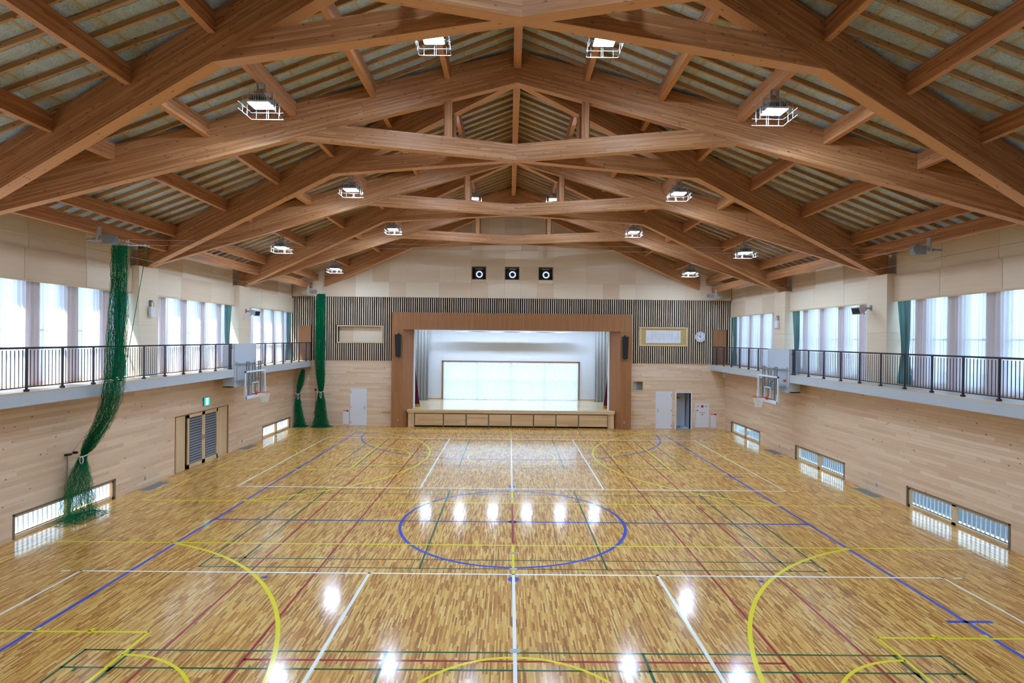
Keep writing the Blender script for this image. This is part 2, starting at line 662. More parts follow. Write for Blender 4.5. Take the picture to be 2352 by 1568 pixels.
def pane_mat():
    t = NT('window_glass')
    tp = t.n.new('ShaderNodeBsdfTransparent')
    tp.inputs[0].default_value = (0.93, 0.97, 0.98, 1)
    gl = t.n.new('ShaderNodeBsdfGlossy')
    gl.inputs['Roughness'].default_value = 0.02
    mx = t.n.new('ShaderNodeMixShader')
    mx.inputs[0].default_value = 0.06
    t.link(tp.outputs[0], mx.inputs[1])
    t.link(gl.outputs[0], mx.inputs[2])
    t.link(mx.outputs[0], t.out.inputs[0])
    return t.m


M['glass'] = pane_mat()

# ------------------------------------------------------------------ measured frame of the hall (metres)
WX = 11.87                   # face of the lower side walls and of the columns
YW = 30.6                    # far (stage) wall
YB = -1.1                    # wall behind the camera
SLOPE = 0.387
RZ = 11.69                   # underside of the rafters at the ridge
RD = 0.84                    # rafter depth
NODES = [8.27, 14.77, 21.27, 27.77]
BAYS = [1.77, 8.27, 14.77, 21.27, 27.77]
COLS = [5.02, 11.52, 18.02, 24.52]
GZ = 3.585                   # gallery floor


def roof_z(x):               # underside of the battens
    return RZ + RD - SLOPE * abs(x)


# ------------------------------------------------------------------ ground and hall floor
tag(MB().box(-80, 80, -60, 110, -0.4, -0.25).build('ground', M['concrete']), kind='structure')
floor_o = tag(MB().box(-12.35, 12.35, YB - 0.3, YW + 0.02, -0.2, 0.0).build('floor', M['floor']), kind='structure')

LINE_T = {'line_red': 0.0006, 'line_green': 0.0010, 'line_blue': 0.0014, 'line_yellow': 0.0018, 'line_white': 0.0022}


def seg(mat, x0, y0, x1, y1, wd, name):
    dx, dy = x1 - x0, y1 - y0
    L = math.hypot(dx, dy)
    nx, ny = -dy / L * wd / 2, dx / L * wd / 2
    h = LINE_T[mat]
    mb = MB()
    a = [(x0 + nx, y0 + ny, 0), (x0 - nx, y0 - ny, 0), (x0 - nx, y0 - ny, h), (x0 + nx, y0 + ny, h)]
    b = [(x1 + nx, y1 + ny, 0), (x1 - nx, y1 - ny, 0), (x1 - nx, y1 - ny, h), (x1 + nx, y1 + ny, h)]
    mb.hexa(a, b)
    return mb.build(name, M[mat], floor_o)


def arc(mat, cx, cy, r, a0, a1, wd, name, n=64):
    h = LINE_T[mat]
    mb = MB()
    P = []
    for i in range(n + 1):
        a = math.radians(a0 + (a1 - a0) * i / n)
        P.append((math.cos(a), math.sin(a)))
    ri, ro = r - wd / 2, r + wd / 2
    for (c0, s0), (c1, s1) in zip(P, P[1:]):
        mb.face([(cx + ri * c0, cy + ri * s0, h), (cx + ro * c0, cy + ro * s0, h), (cx + ro * c1, cy + ro * s1, h), (cx + ri * c1, cy + ri * s1, h)])
    return mb.build(name, M[mat], floor_o)


YC = 14.77
# white: two volleyball courts lying across the hall
for y0, y1 in ((2.5, 11.495), (18.02, 27.02)):
    for yy in (y0 + 0.025, y1 - 0.025):
        seg('line_white', -9.0, yy, 9.0, yy, 0.05, 'white_court_line')
    for xx in (-8.975, -3.0, 0.0, 3.0, 8.975):
        seg('line_white', xx, y0, xx, y1, 0.06 if abs(xx) < 4 else 0.05, 'white_court_line')
    for sx in (-1, 1):
        for yy in (y0 + 0.025, y1 - 0.025):
            seg('line_white', sx * 9.2, yy, sx * 9.37, yy, 0.05, 'white_service_mark')
# yellow: two basketball courts lying across the hall
for yc in (6.67, 22.87):
    hw = 6.42
    for yy in (yc - hw, yc + hw):
        seg('line_yellow', -11.0, yy, 11.0, yy, 0.05, 'yellow_court_line')
    arc('line_yellow', 0, yc, 1.8, 0, 360, 0.05, 'yellow_centre_circle')
    seg('line_yellow', 0, yc - hw, 0, yc + hw, 0.05, 'yellow_court_line')
    for s in (-1, 1):
        seg('line_yellow', s * 11.0, yc - hw, s * 11.0, yc + hw, 0.05, 'yellow_court_line')
        for yy in (yc - 2.45, yc + 2.45):
            seg('line_yellow', s * 11.0, yy, s * 6.03, yy, 0.05, 'yellow_key_line')
            for xx in (7.91, 7.02):
                d = 0.12 if yy > yc else -0.12
                seg('line_yellow', s * xx, yy, s * xx, yy + d, 0.06, 'yellow_lane_mark')
        seg('line_yellow', s * 6.03, yc - 2.475, s * 6.03, yc + 2.475, 0.05, 'yellow_key_line')
        half = (-90, 90) if s < 0 else (90, 270)
        arc('line_yellow', s * 6.03, yc, 1.8, half[0], half[1], 0.05, 'yellow_free_throw_arc')
        arc('line_yellow', s * 10.2, yc, 1.25, half[0], half[1], 0.05, 'yellow_charge_arc')
        for yy in (yc - 1.25, yc + 1.25):
            seg('line_yellow', s * 10.55, yy, s * 10.2, yy, 0.05, 'yellow_charge_arc')
        a = math.degrees(math.asin(hw / 6.75))
        lo, hi = (-a, a) if s < 0 else (180 - a, 180 + a)
        arc('line_yellow', s * 10.2, yc, 6.75, lo, hi, 0.075, 'yellow_three_point_arc', 96)
# blue: the futsal court along the hall
for s in (-1, 1):
    seg('line_blue', s * 7.96, YC - 13.62, s * 7.96, YC + 13.62, 0.08, 'blue_court_line')
    seg('line_blue', -7.96, YC + s * 13.6, 7.96, YC + s * 13.6, 0.08, 'blue_court_line')
    a0, a1 = (180, 270) if s > 0 else (90, 180)
    arc('line_blue', -1.5, YC + s * 13.6, 5.96, a0, a1, 0.08, 'blue_penalty_arc')
    a0, a1 = (270, 360) if s > 0 else (0, 90)
    arc('line_blue', 1.5, YC + s * 13.6, 5.96, a0, a1, 0.08, 'blue_penalty_arc')
    seg('line_blue', -1.5, YC + s * 7.64, 1.5, YC + s * 7.64, 0.08, 'blue_penalty_line')
    arc('line_blue', 0, YC + s * 3.53, 0.06, 0, 360, 0.12, 'blue_penalty_spot', 20)
    for xx in (-5.06, 5.06):
        seg('line_blue', xx - 0.05, YC + s * 3.53, xx + 0.05, YC + s * 3.53, 0.1, 'blue_distance_mark')
        seg('line_blue', xx, YC + s * 13.64, xx, YC + s * 13.84, 0.08, 'blue_corner_mark')
    seg('line_blue', 7.62, YC + s * 5.1, 8.43, YC + s * 5.1, 0.08, 'blue_substitution_mark')
seg('line_blue', -7.96, YC, 7.96, YC, 0.08, 'blue_court_line')
arc('line_blue', 0, YC, 2.96, 0, 360, 0.08, 'blue_centre_circle', 96)
arc('line_blue', 0, YC, 0.06, 0, 360, 0.12, 'blue_centre_spot', 20)
# green: three badminton courts lying across the hall
for yc in (5.57, YC, 23.97):
    for dy in (-3.03, -2.57, 2.57, 3.03):
        seg('line_green', -6.7, yc + dy, 6.7, yc + dy, 0.04, 'green_court_line')
    for xx in (-6.68, -5.94, -2.0, 2.0, 5.94, 6.68):
        seg('line_green', xx, yc - 3.05, xx, yc + 3.05, 0.045, 'green_court_line')
    for s in (-1, 1):
        mb_name = 'green_court_line'
        o = seg('line_green', s * 2.0, yc, s * 6.7, yc, 0.04, mb_name)
        o.location.z = 0.0006
        for xx in (5.95, 6.45):
            for sy in (-1, 1):
                seg('line_green', s * xx, yc + sy * 2.55, s * xx, yc + sy * 2.47, 0.05, 'green_service_mark')
# red: the tennis court along the hall
for xx in (-5.485, -4.115, 4.115, 5.485):
    seg('line_red', xx, YC - 11.87, xx, YC + 11.87, 0.05, 'red_court_line')
for s in (-1, 1):
    seg('line_red', -4.115, YC + s * 6.4, 4.115, YC + s * 6.4, 0.05, 'red_service_line')
    seg('line_red', -5.485, YC + s * 11.87, 5.485, YC + s * 11.87, 0.05, 'red_court_line')
o = seg('line_red', 0, YC - 1.55, 0, YC + 1.55, 0.05, 'red_centre_line')
o.location.z = 0.0014
for yy in (8.65, 11.73, 12.61, 16.91, 17.8, 27.45, 28.06):
    b = MB()
    b.box(-0.075, 0.075, yy - 0.055, yy + 0.055, 0.0, 0.006).box(-0.02, 0.02, yy - 0.02, yy + 0.02, 0.006, 0.008)
    b.build('post_socket_cover', M['steelcap'], floor_o)

# ------------------------------------------------------------------ side walls
LOWWIN = {-1: [(13.13, 16.55), (26.35, 29.70)], 1: [(13.10, 16.55), (19.62, 23.03), (26.27, 29.70)]}
DOOR_L = (19.47, 23.16, 0.0, 2.03)
SIDE = {-1: 'left', 1: 'right'}


def board_rects(u0, u1, z0, z1, holes, uofs=0.0):
    """the boards of a wall as rectangles (u0,u1,z0,z1,full)"""
    out = []
    n0 = int(math.floor(z0 / 0.1 + 1e-6))
    n1 = int(math.ceil(z1 / 0.1 - 1e-6))
    for row in range(n0, n1):
        off = fract(row * 0.3819) * 1.82
        za, zb = max(z0, row * 0.1), min(z1, row * 0.1 + 0.1)
        c = math.floor((u0 + uofs + off) / 1.82)
        while True:
            a = c * 1.82 - off - uofs
            if a >= u1:
                break
            b = a + 1.82
            r = (max(a, u0), min(b, u1), za, zb)
            for q in minus(r, holes):
                full = (q[1] - q[0] > 1.8195) and (q[3] - q[2] > 0.0995)
                if q[1] - q[0] > 0.01 and q[3] - q[2] > 0.004:
                    out.append(q + (full,))
            c += 1
    return out


g_ = 0.0008
full_me = {}
for s in (-1, 1):
    mb = MB()
    sbox(mb, s, 0.0, 0.018, g_, 1.82 - g_, g_, 0.1 - g_)
    full_me[s] = mb.mesh('board', M['boards'])

WALL = {}
for s in (-1, 1):
    nm = 'wall_' + SIDE[s]
    mb = MB()
    holes = [(a, b, -0.01, 0.605) for a, b in LOWWIN[s]]
    if s < 0:
        holes.append(DOOR_L)
    for r in minus((YB - 0.2, YW + 0.05, -0.05, GZ), holes):
        sbox(mb, s, WX + 0.02, WX + 0.12, r[0], r[1], r[2], r[3])
    wide = [(a - .35, b + .35, -.06, .8) for a, b, _, _ in holes[:len(LOWWIN[s])]] + holes[len(LOWWIN[s]):]
    for r in minus((YB - 0.2, YW + 0.05, -0.05, GZ), wide):
        sbox(mb, s, WX + 0.12, WX + 0.45, r[0], r[1], r[2], r[3])
    # upper wall with five tall windows to a bay, and the piers that carry the roof
    uh = []
    for yc in BAYS:
        uh += [(yc + k * 1.26 - 0.36, yc + k * 1.26 + 0.36, GZ + 0.12, 6.6) for k in range(-2, 3)]
    for r in minus((YB - 0.2, YW + 0.05, GZ, 7.98), uh):
        sbox(mb, s, 12.34, 12.56, r[0], r[1], r[2], r[3])
    wall = tag(mb.build(nm, M['ply'] if False else M['boards']), kind='structure')
    WALL[s] = wall
    # lower boards: the nearest 300 are single pieces, the rest one mesh
    rects = board_rects(YB, YW, 0.0, 3.29, holes)
    vis = sorted([r for r in rects if r[1] > 11.2], key=lambda r: r[0])
    near = set(id(r) for r in vis[:296])
    rest = MB()
    for r in rects:
        a, b, za, zb, full = r
        if id(r) in near:
            if full:
                o = link('board', full_me[s], wall, (s * WX, a, za))
                o.matrix_parent_inverse = Matrix.Identity(4)
            else:
                sbox(MB_ := MB(), s, WX, WX + 0.018, a + g_, b - g_, za + g_, zb - g_)
                MB_.build('board', M['boards'], wall, recalc=False)
        else:
            sbox(rest, s, WX, WX + 0.018, a + g_, b - g_, za + g_, zb - g_)
    tag(rest.build('boards_beyond', M['boards'], wall), kind='stuff')
    # upper plywood above the curtain box, box fronts, columns
    for yc in BAYS:
        y0, y1 = yc - 3.25 + 0.485, yc + 3.25 - 0.485
        y1 = min(y1, YW)
        n = 3
        for k in range(n):
            a, b = y0 + (y1 - y0) * k / n, y0 + (y1 - y0) * (k + 1) / n
            sbox(MB_ := MB(), s, 12.16, 12.20, a + 0.006, b - 0.006, 7.03, 8.02)
            MB_.build('plywood_panel', M['ply'], wall)
        for k, (fa, fb) in enumerate(((0, .30), (.30, .66), (.66, 1))):
            a, b = y0 + (y1 - y0) * fa, y0 + (y1 - y0) * fb
            sbox(MB_ := MB(), s, 12.09, 12.13, a + 0.006, b - 0.006, 6.26, 7.03)
            MB_.build('curtain_box_panel', M['ply'], wall)
        sbox(MB_ := MB(), s, 12.085, 12.135, y0, y1, 6.21, 6.26)
        MB_.build('curtain_box_trim', M['trimwood'], wall)
        sbox(MB_ := MB(), s, 12.12, 12.34, y0, y1, 7.0, 7.04)
        MB_.build('curtain_box_top', M['ply'], wall)
    for yc in COLS + [YB, 31.02]:
        y0, y1 = yc - 0.485, min(yc + 0.485, YW - 0.001)
        if y0 >= YW or yc > 30 or yc < 4:
            continue
        for z0, z1 in ((GZ, 5.22), (5.225, 7.1)):
            sbox(MB_ := MB(), s, WX, 12.34, y0, y1, z0, z1)
            MB_.build('column_casing', M['ply'], wall)

# windows: frames and panes, one structure object to a bay
wn = 0
for s in (-1, 1):
    for yc in BAYS:
        wn += 1
        wo = holder('window_%d' % wn)
        for k in range(-2, 3):
            y = yc + k * 1.26
            if y + 0.36 > YW + 0.2:
                continue
            mb = MB()
            for (a, b, za, zb) in ((y - .36, y - .315, GZ + .12, 6.6), (y + .315, y + .36, GZ + .12, 6.6),
                                   (y - .36, y + .36, GZ + .12, GZ + .17), (y - .36, y + .36, 6.55, 6.6), (y - .36, y + .36, 4.98, 5.03)):
                sbox(mb, s, 12.42, 12.47, a, b, za, zb)
            mb.build('window_frame', M['alu'], wo)
            sbox(MB_ := MB(), s, 12.444, 12.450, y - .32, y + .32, GZ + .16, 6.56)
            MB_.build('pane', M['glass'], wo)
        portal((s * 12.60, yc, 5.15), 6.0, 3.0, (-s, 0, 0))

# low windows at floor level: oak frame, two panes, upright fins outside
for s in (-1, 1):
    for (a, b) in LOWWIN[s]:
        wn += 1
        wo = holder('window_%d' % wn)
        mb = MB()
        for r in ((a, a + .05, 0, .605), (b - .05, b, 0, .605), (a, b, .565, .605)):
            sbox(mb, s, WX - 0.012, WX + 0.10, r[0], r[1], r[2], r[3])
        mb.build('outer_frame', M['bronze'], wo)
        mid = (a + b) / 2
        mb = MB()
        for r in ((a + .05, a + .10, 0.0, .565), (b - .10, b - .05, 0.0, .565), (a + .05, b - .05, .505, .565), (a + .05, b - .05, 0.0, .075), (mid - .07, mid + .07, .0, .565)):
            sbox(mb, s, WX + 0.03, WX + 0.11, *r)
        mb.build('window_frame', M['trimwood'], wo)
        for (p, q) in ((a + .10, mid - .07), (mid + .07, b - .10)):
            sbox(MB_ := MB(), s, WX + 0.09, WX + 0.096, p, q, .075, .505)
            MB_.build('pane', M['glass'], wo)
            mb = MB()
            for z in (.075, .490):
                sbox(mb, s, WX + 0.096, WX + 0.115, p, q, z, z + .015)
            mb.build('sash_bar', M['rail'], wo)
            n = 11
            for k in range(n):
                y = p + (q - p) * (k + 0.5) / n
                sbox(MB_ := MB(), s, WX + 0.14, WX + 0.18, y - .007, y + .007, .03, .53)
                MB_.build('fin', M['alu'], wo)
        portal((s * 12.45, mid, 0.3), b - a, 0.6, (-s, 0, 0))

# outlets and floor grilles along the side walls
for s in (-1, 1):
    for k, y in enumerate((17.9, 24.36)):
        mb = MB()
        sbox(mb, s, WX - 0.012, WX, y - .035, y + .035, .21, .33)
        sbox(mb, s, WX - 0.016, WX - .012, y - .015, y + .015, .25, .29)
        tag(mb.build('wall_socket', M['steel']), 'small metal wall socket low on the %s wall, %s the stage' % (SIDE[s], ('farther from', 'nearer to')[k]), 'socket', 'sockets low on the side walls')
    for k, (y0, y1) in enumerate(((17.45, 18.52), (23.92, 24.96))):
        t = thing('floor_grille', (s * 11.55, (y0 + y1) / 2, 0), 'flat grey air grille in the floor along the %s wall, %s the stage' % (SIDE[s], ('farther from', 'nearer to')[k]), 'grille', 'floor grilles along the side walls')
        x0, x1 = (11.42, 11.80)
        mb = MB()
        for r in ((x0, x1, y0, y0 + .03), (x0, x1, y1 - .03, y1), (x0, x0 + .03, y0, y1), (x1 - .03, x1, y0, y1)):
            sbox(mb, s, r[0], r[1], r[2], r[3], 0.0, 0.006)
        mb.build('frame', M['steel'], t)
        mb = MB()
        for q in range(14):
            x = x0 + .035 + q * .0225
            sbox(mb, s, x, x + .012, y0 + .03, y1 - .03, 0.0, 0.005)
        mb.build('grille_bars', M['grey'], t)

# the sliding louvred door in the left wall
wd = tag(holder('door_1'), kind='structure')
y0, y1, z0, z1 = DOOR_L
mb = MB()
sbox(mb, -1, WX - 0.012, WX + 0.08, y0, y0 + .04, 0, z1)
sbox(mb, -1, WX - 0.012, WX + 0.08, y1 - .08, y1, 0, z1)
sbox(mb, -1, WX - 0.012, WX + 0.08, y0, y1, z1 - .04, z1)
mb.build('door_frame', M['brownply'], wd)
sbox(MB_ := MB(), -1, WX + 0.12, WX + 0.16, y0, y1, 0, z1)
MB_.build('door_pocket', M['brownply'], wd)
for (a, b) in ((y0 + .04, 20.10), (22.33, y1 - .08)):
    sbox(MB_ := MB(), -1, WX + 0.012, WX + 0.05, a, b, 0.01, z1 - .04)
    MB_.build('side_panel', M['trimwood'], wd)
for k, (a, b) in enumerate(((20.24, 21.29), (21.29, 22.33))):
    mb = MB()
    fw = .13
    for r in ((a, a + fw * .8, .01, z1 - .04), (b - fw * .8, b, .01, z1 - .04), (a, b, .01, .16), (a, b, z1 - .16, z1 - .04)):
        sbox(mb, -1, WX - 0.005, WX + 0.04, *r)
    leaf = mb.build('door_leaf', M['trimwood'], wd)
    sbox(MB_ := MB(), -1, WX + 0.035, WX + 0.045, a + fw * .8, b - fw * .8, .16, z1 - .16)
    MB_.build('louver_back', M['louver_dark'], leaf)
    n = 17
    for q in range(n):
        z = .18 + (z1 - .36) * q / n
        aa, bb = a + fw * .8, b - fw * .8
        mb = MB()
        p = [(-(WX + .002), z), (-(WX - .004 + .006), z - .004 + .012), (-(WX + .034), z + .066), (-(WX + .034), z + .05)]
        mb.hexa([(x, aa, zz) for x, zz in p], [(x, bb, zz) for x, zz in p])
        mb.build('louver_slat', M['louver'], leaf)
    h = b - .05 if k == 0 else a + .05
    sbox(MB_ := MB(), -1, WX - 0.012, WX - 0.003, h - .02, h + .02, .92, 1.1)
    MB_.build('handle', M['bronze'], leaf)

# ------------------------------------------------------------------ galleries
GX = 11.05
for s in (-1, 1):
    t = thing('gallery', (s * 11.5, 15, 3.3), 'white edged gallery walkway along the %s wall under the curtained windows' % SIDE[s], 'gallery')
    sbox(MB_ := MB(), s, GX + .02, 12.5, YB, YW, 3.29, GZ - .02)
    MB_.build('slab', M['white'], t)
    sbox(MB_ := MB(), s, GX, GX + .02, YB, YW, 3.27, GZ - .03)
    MB_.build('fascia', M['white'], t)
    sbox(MB_ := MB(), s, GX - .006, GX + .14, YB, YW, GZ - .03, GZ)
    MB_.build('edge_trim', M['trimwood'], t)
    sbox(MB_ := MB(), s, GX + .14, 12.4, YB, YW, GZ - .02, GZ - .002)
    MB_.build('walkway_floor', M['lightgrey'], t)
    # white box panel that carries the basketball goal
    mb = MB()
    sbox(mb, s, GX - .03, GX + .02, 21.95, 23.78, 2.86, 4.60)
    sbox(mb, s, GX + .02, GX + .42, 21.95, 22.0, 2.86, 4.60)
    sbox(mb, s, GX + .02, GX + .42, 23.73, 23.78, 2.86, 4.60)
    sbox(mb, s, GX + .02, GX + .42, 21.95, 23.78, 2.86, 2.9)
    mb.build('goal_mounting_panel', M['white'], t)

# railings: posts about a metre apart, thin upright bars between
bar_me = MB().box(-.006, .006, -.006, .006, 0, 0.845).mesh('baluster', M['rail'])
for s in (-1, 1):
    for (ya, yb, which) in ((2.75, 21.88, 'nearer'), (23.85, YW - .02, 'farther')):
        t = thing('gallery_railing', (s * (GX + .07), (ya + yb) / 2, GZ), 'dark metal railing on the %s gallery, %s the white goal panel' % (SIDE[s], {'nearer': 'on the camera side of', 'farther': 'on the stage side of'}[which]), 'railing', 'gallery railings')
        xr = GX + .07
        sbox(MB_ := MB(), s, xr - .028, xr + .028, ya, yb, 4.555, 4.60)
        MB_.build('top_rail', M['rail'], t)
        sbox(MB_ := MB(), s, xr - .008, xr + .008, ya, yb, GZ + .09, GZ + .115)
        MB_.build('bottom_rail', M['rail'], t)
        posts = []
        y = 12.62 - 1.0106 * 9 if which == 'nearer' else 24.72 - 1.0106 + .12
        if which == 'farther':
            y = 23.9
        while y < yb - .02:
            if y >= ya:
                posts.append(y)
            y += 1.0106 if which == 'nearer' else 1.002
        posts.append(yb - .03)
        for y in posts:
            mb = MB()
            sbox(mb, s, xr - .02, xr + .02, y - .018, y + .018, GZ, 4.56)
            sbox(mb, s, xr - .04, xr + .04, y - .035, y + .035, GZ, GZ + .05)
            mb.build('post', M['rail'], t)
        for p0, p1 in zip(posts, posts[1:]):
            n = max(1, round((p1 - p0) / 0.101) - 1)
            for k in range(1, n + 1):
                o = link('baluster', bar_me, t)
                o.location = (s * xr, p0 + (p1 - p0) * k / (n + 1), GZ + .1)
                o.matrix_parent_inverse = Matrix.Translation(-Vector(t.location))
        # a small joint fitting at the free ends
        for y in (ya, yb):
            sbox(MB_ := MB(), s, xr - .012, xr + .012, y - .03, y + .05, 4.40, 4.45)
            MB_.build('end_bracket', M['rail'], t)

# ------------------------------------------------------------------ curtains
random.seed(4)


def pleat(s, y0, y1, z0, z1, x, amp, pitch, wfn=None, nz=14, ph=0.0):
    mb = MB()
    n = max(8, int((y1 - y0) / pitch * 8))
    jit = [random.uniform(-.4, .4) for _ in range(400)]

    def fn(a, b):
        y = y0 + (y1 - y0) * a
        z = z1 + (z0 - z1) * b
        if wfn:
            c, wd = wfn(z)
            y = c + (a - .5) * wd
        k = a * (y1 - y0) / pitch
        j = jit[int(k) % 400] * (1 - fract(k)) + jit[(int(k) + 1) % 400] * fract(k)
        aa = amp * (0.55 + 0.45 * b)
        return (s * (x + aa * math.sin(2 * math.pi * k + j + ph) + 0.35 * aa * math.sin(2 * math.pi * k * 0.37 + 2 * j + b)), y + 0.02 * b * math.sin(k * 2.1 + j), z)
    mb.grid(fn, n, nz)
    return mb


WHERE = {14.77: 'nearest to the camera', 21.27: 'in the middle bay', 27.77: 'in the bay by the stage wall'}
for s in (-1, 1):
    for yc in BAYS[2:]:
        y0, y1 = yc - 3.25 + .50, min(yc + 3.25 - .50, YW - .03)
        t = thing('sheer_curtain', (s * 12.24, yc, GZ), 'long white sheer curtain along the %s gallery windows %s' % (SIDE[s], WHERE[yc]), 'curtain', 'sheer curtains at the gallery windows')
        pleat(s, y0 + .02, y1 - (.34 if yc < 27 else .2), GZ + .03, 6.45, 12.235, 0.035, 0.13).build('cloth', M['sheer'], t, smooth=True, recalc=False)
        sbox(MB_ := MB(), s, 12.225, 12.245, y0, y1, 6.45, 6.48)
        MB_.build('curtain_rail', M['alu'], t)
        ye = y1 - .02

        def wfn(z, ye=ye):
            zt = 4.55
            if z > zt:
                f = (z - zt) / (6.45 - zt)
                wd = .22 + .33 * f ** .8
            else:
                f = (zt - z) / (zt - GZ)
                wd = .22 + .42 * f ** .7
            return ye - .28 - .05 * (z < zt) * 0 + (0.08 if z < 5 else 0.08 * (6.45 - z) / 1.45) * -1 + .0, wd
        t = thing('teal_drape', (s * 12.19, ye, GZ), 'teal drape tied back at the %s gallery windows %s' % (SIDE[s], WHERE[yc]), 'drape', 'teal drapes tied back beside the sheers')
        pleat(s, ye - .6, ye, GZ + .03, 6.45, 12.18, 0.055, 0.1, wfn, 24).build('cloth', M['teal'], t, smooth=True, recalc=False)
        c, wd_ = wfn(4.55)
        mb = MB()
        sbox(mb, s, 12.13, 12.23, c - wd_ / 2 - .01, c + wd_ / 2 + .01, 4.52, 4.58)
        mb.build('tie_band', M['teal'], t)

# ------------------------------------------------------------------ ceiling: panels, battens
SEAM = 1.7
random.seed(11)
for s in (-1, 1):
    c = tag(holder('ceiling' if s < 0 else 'ceiling_right'), kind='structure')
    c.name = 'ceiling' if s < 0 else 'ceiling.001'
    # closing roof deck above
    mb = MB()
    a = [(s * -0.0, YB - .3, roof_z(0) + .16), (s * 13.0, YB - .3, roof_z(13.0) + .16), (s * 13.0, YB - .3, roof_z(13.0) + .36), (0, YB - .3, roof_z(0) + .36)]
    b = [(x, YW + .4, z) for x, y, z in a]
    mb.hexa(a, b)
    mb.build('roof_deck', M['woodwool'], c)
    # wood-wool panels: each 0.91 m x 1.82 m with a joint strip
    xs = [0.0, 1.78, 3.56, 5.34, 7.12, 8.90, 10.68, 12.4]
    ny = int((YW - YB) / 0.91) + 1
    for i in range(len(xs) - 1):
        for j in range(ny):
            ya, yb = YB + j * 0.91, min(YB + (j + 1) * 0.91, YW + .02)
            if yb < 3.5 or yb - ya < .05:
                continue
            x0, x1 = xs[i] + .004, xs[i + 1] - .004
            z = lambda x: roof_z(x) + .105
            a = [(s * x0, ya + .006, z(x0)), (s * x1, ya + .006, z(x1)), (s * x1, ya + .006, z(x1) + .025), (s * x0, ya + .006, z(x0) + .025)]
            b = [(p[0], yb - .006, p[2]) for p in a]
            MB().hexa(a, b).build('wood_wool_panel', M['woodwool'], c)
    mb = MB()
    for j in range(13):
        x0, x1 = .91 * (j + .5) - .022, .91 * (j + .5) + .022
        a = [(s * x0, 2.0, roof_z(x0) + .100), (s * x1, 2.0, roof_z(x1) + .100), (s * x1, 2.0, roof_z(x1) + .112), (s * x0, 2.0, roof_z(x0) + .112)]
        b = [(p[0], YW, p[2]) for p in a]
        mb.hexa(a, b)
    tag(mb.build('joint_strips', M['seam'], c), kind='stuff')
    # battens on the purlins, 0.455 m apart
    y = 2.83
    while y < YW - .05:
        x0, x1 = 0.05, 12.2
        wd, h = .05, .105
        a = [(s * x0, y - wd / 2, roof_z(x0)), (s * x0, y + wd / 2, roof_z(x0)), (s * x0, y + wd / 2, roof_z(x0) + h), (s * x0, y - wd / 2, roof_z(x0) + h)]
        b = [(s * x1, y - wd / 2, roof_z(x1)), (s * x1, y + wd / 2, roof_z(x1)), (s * x1, y + wd / 2, roof_z(x1) + h), (s * x1, y - wd / 2, roof_z(x1) + h)]
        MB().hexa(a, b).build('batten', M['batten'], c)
        y += 0.455

# ------------------------------------------------------------------ purlins
ORD = ['first', 'second', 'third', 'fourth', 'fifth', 'sixth']
mb = MB()
mb.box(-.1, .1, YB, YW, 12.06, RZ + RD)
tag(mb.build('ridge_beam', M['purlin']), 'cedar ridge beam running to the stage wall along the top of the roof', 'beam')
for s in (-1, 1):
    for i, x in enumerate((1.78, 3.56, 5.34, 7.12, 8.93, 10.8)):
        zb = 12.19 - 0.385 * x
        mb = MB()
        wd = .13
        a = [(s * (x - wd / 2), YB, zb), (s * (x + wd / 2), YB, zb), (s * (x + wd / 2), YB, roof_z(x + wd / 2)), (s * (x - wd / 2), YB, roof_z(x - wd / 2))]
        b = [(p[0], YW, p[2]) for p in a]
        mb.hexa(a, b)
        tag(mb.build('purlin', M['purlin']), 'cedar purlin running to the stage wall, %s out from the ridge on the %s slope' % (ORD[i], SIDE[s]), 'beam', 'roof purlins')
    mb = MB()
    sbox(mb, s, 11.06, 11.19, YB, YW, 7.57, 7.90)
    tag(mb.build('eave_beam', M['purlin']), 'lowest cedar eave beam above the %s gallery, carrying the net winches' % SIDE[s], 'beam', 'eave beams')

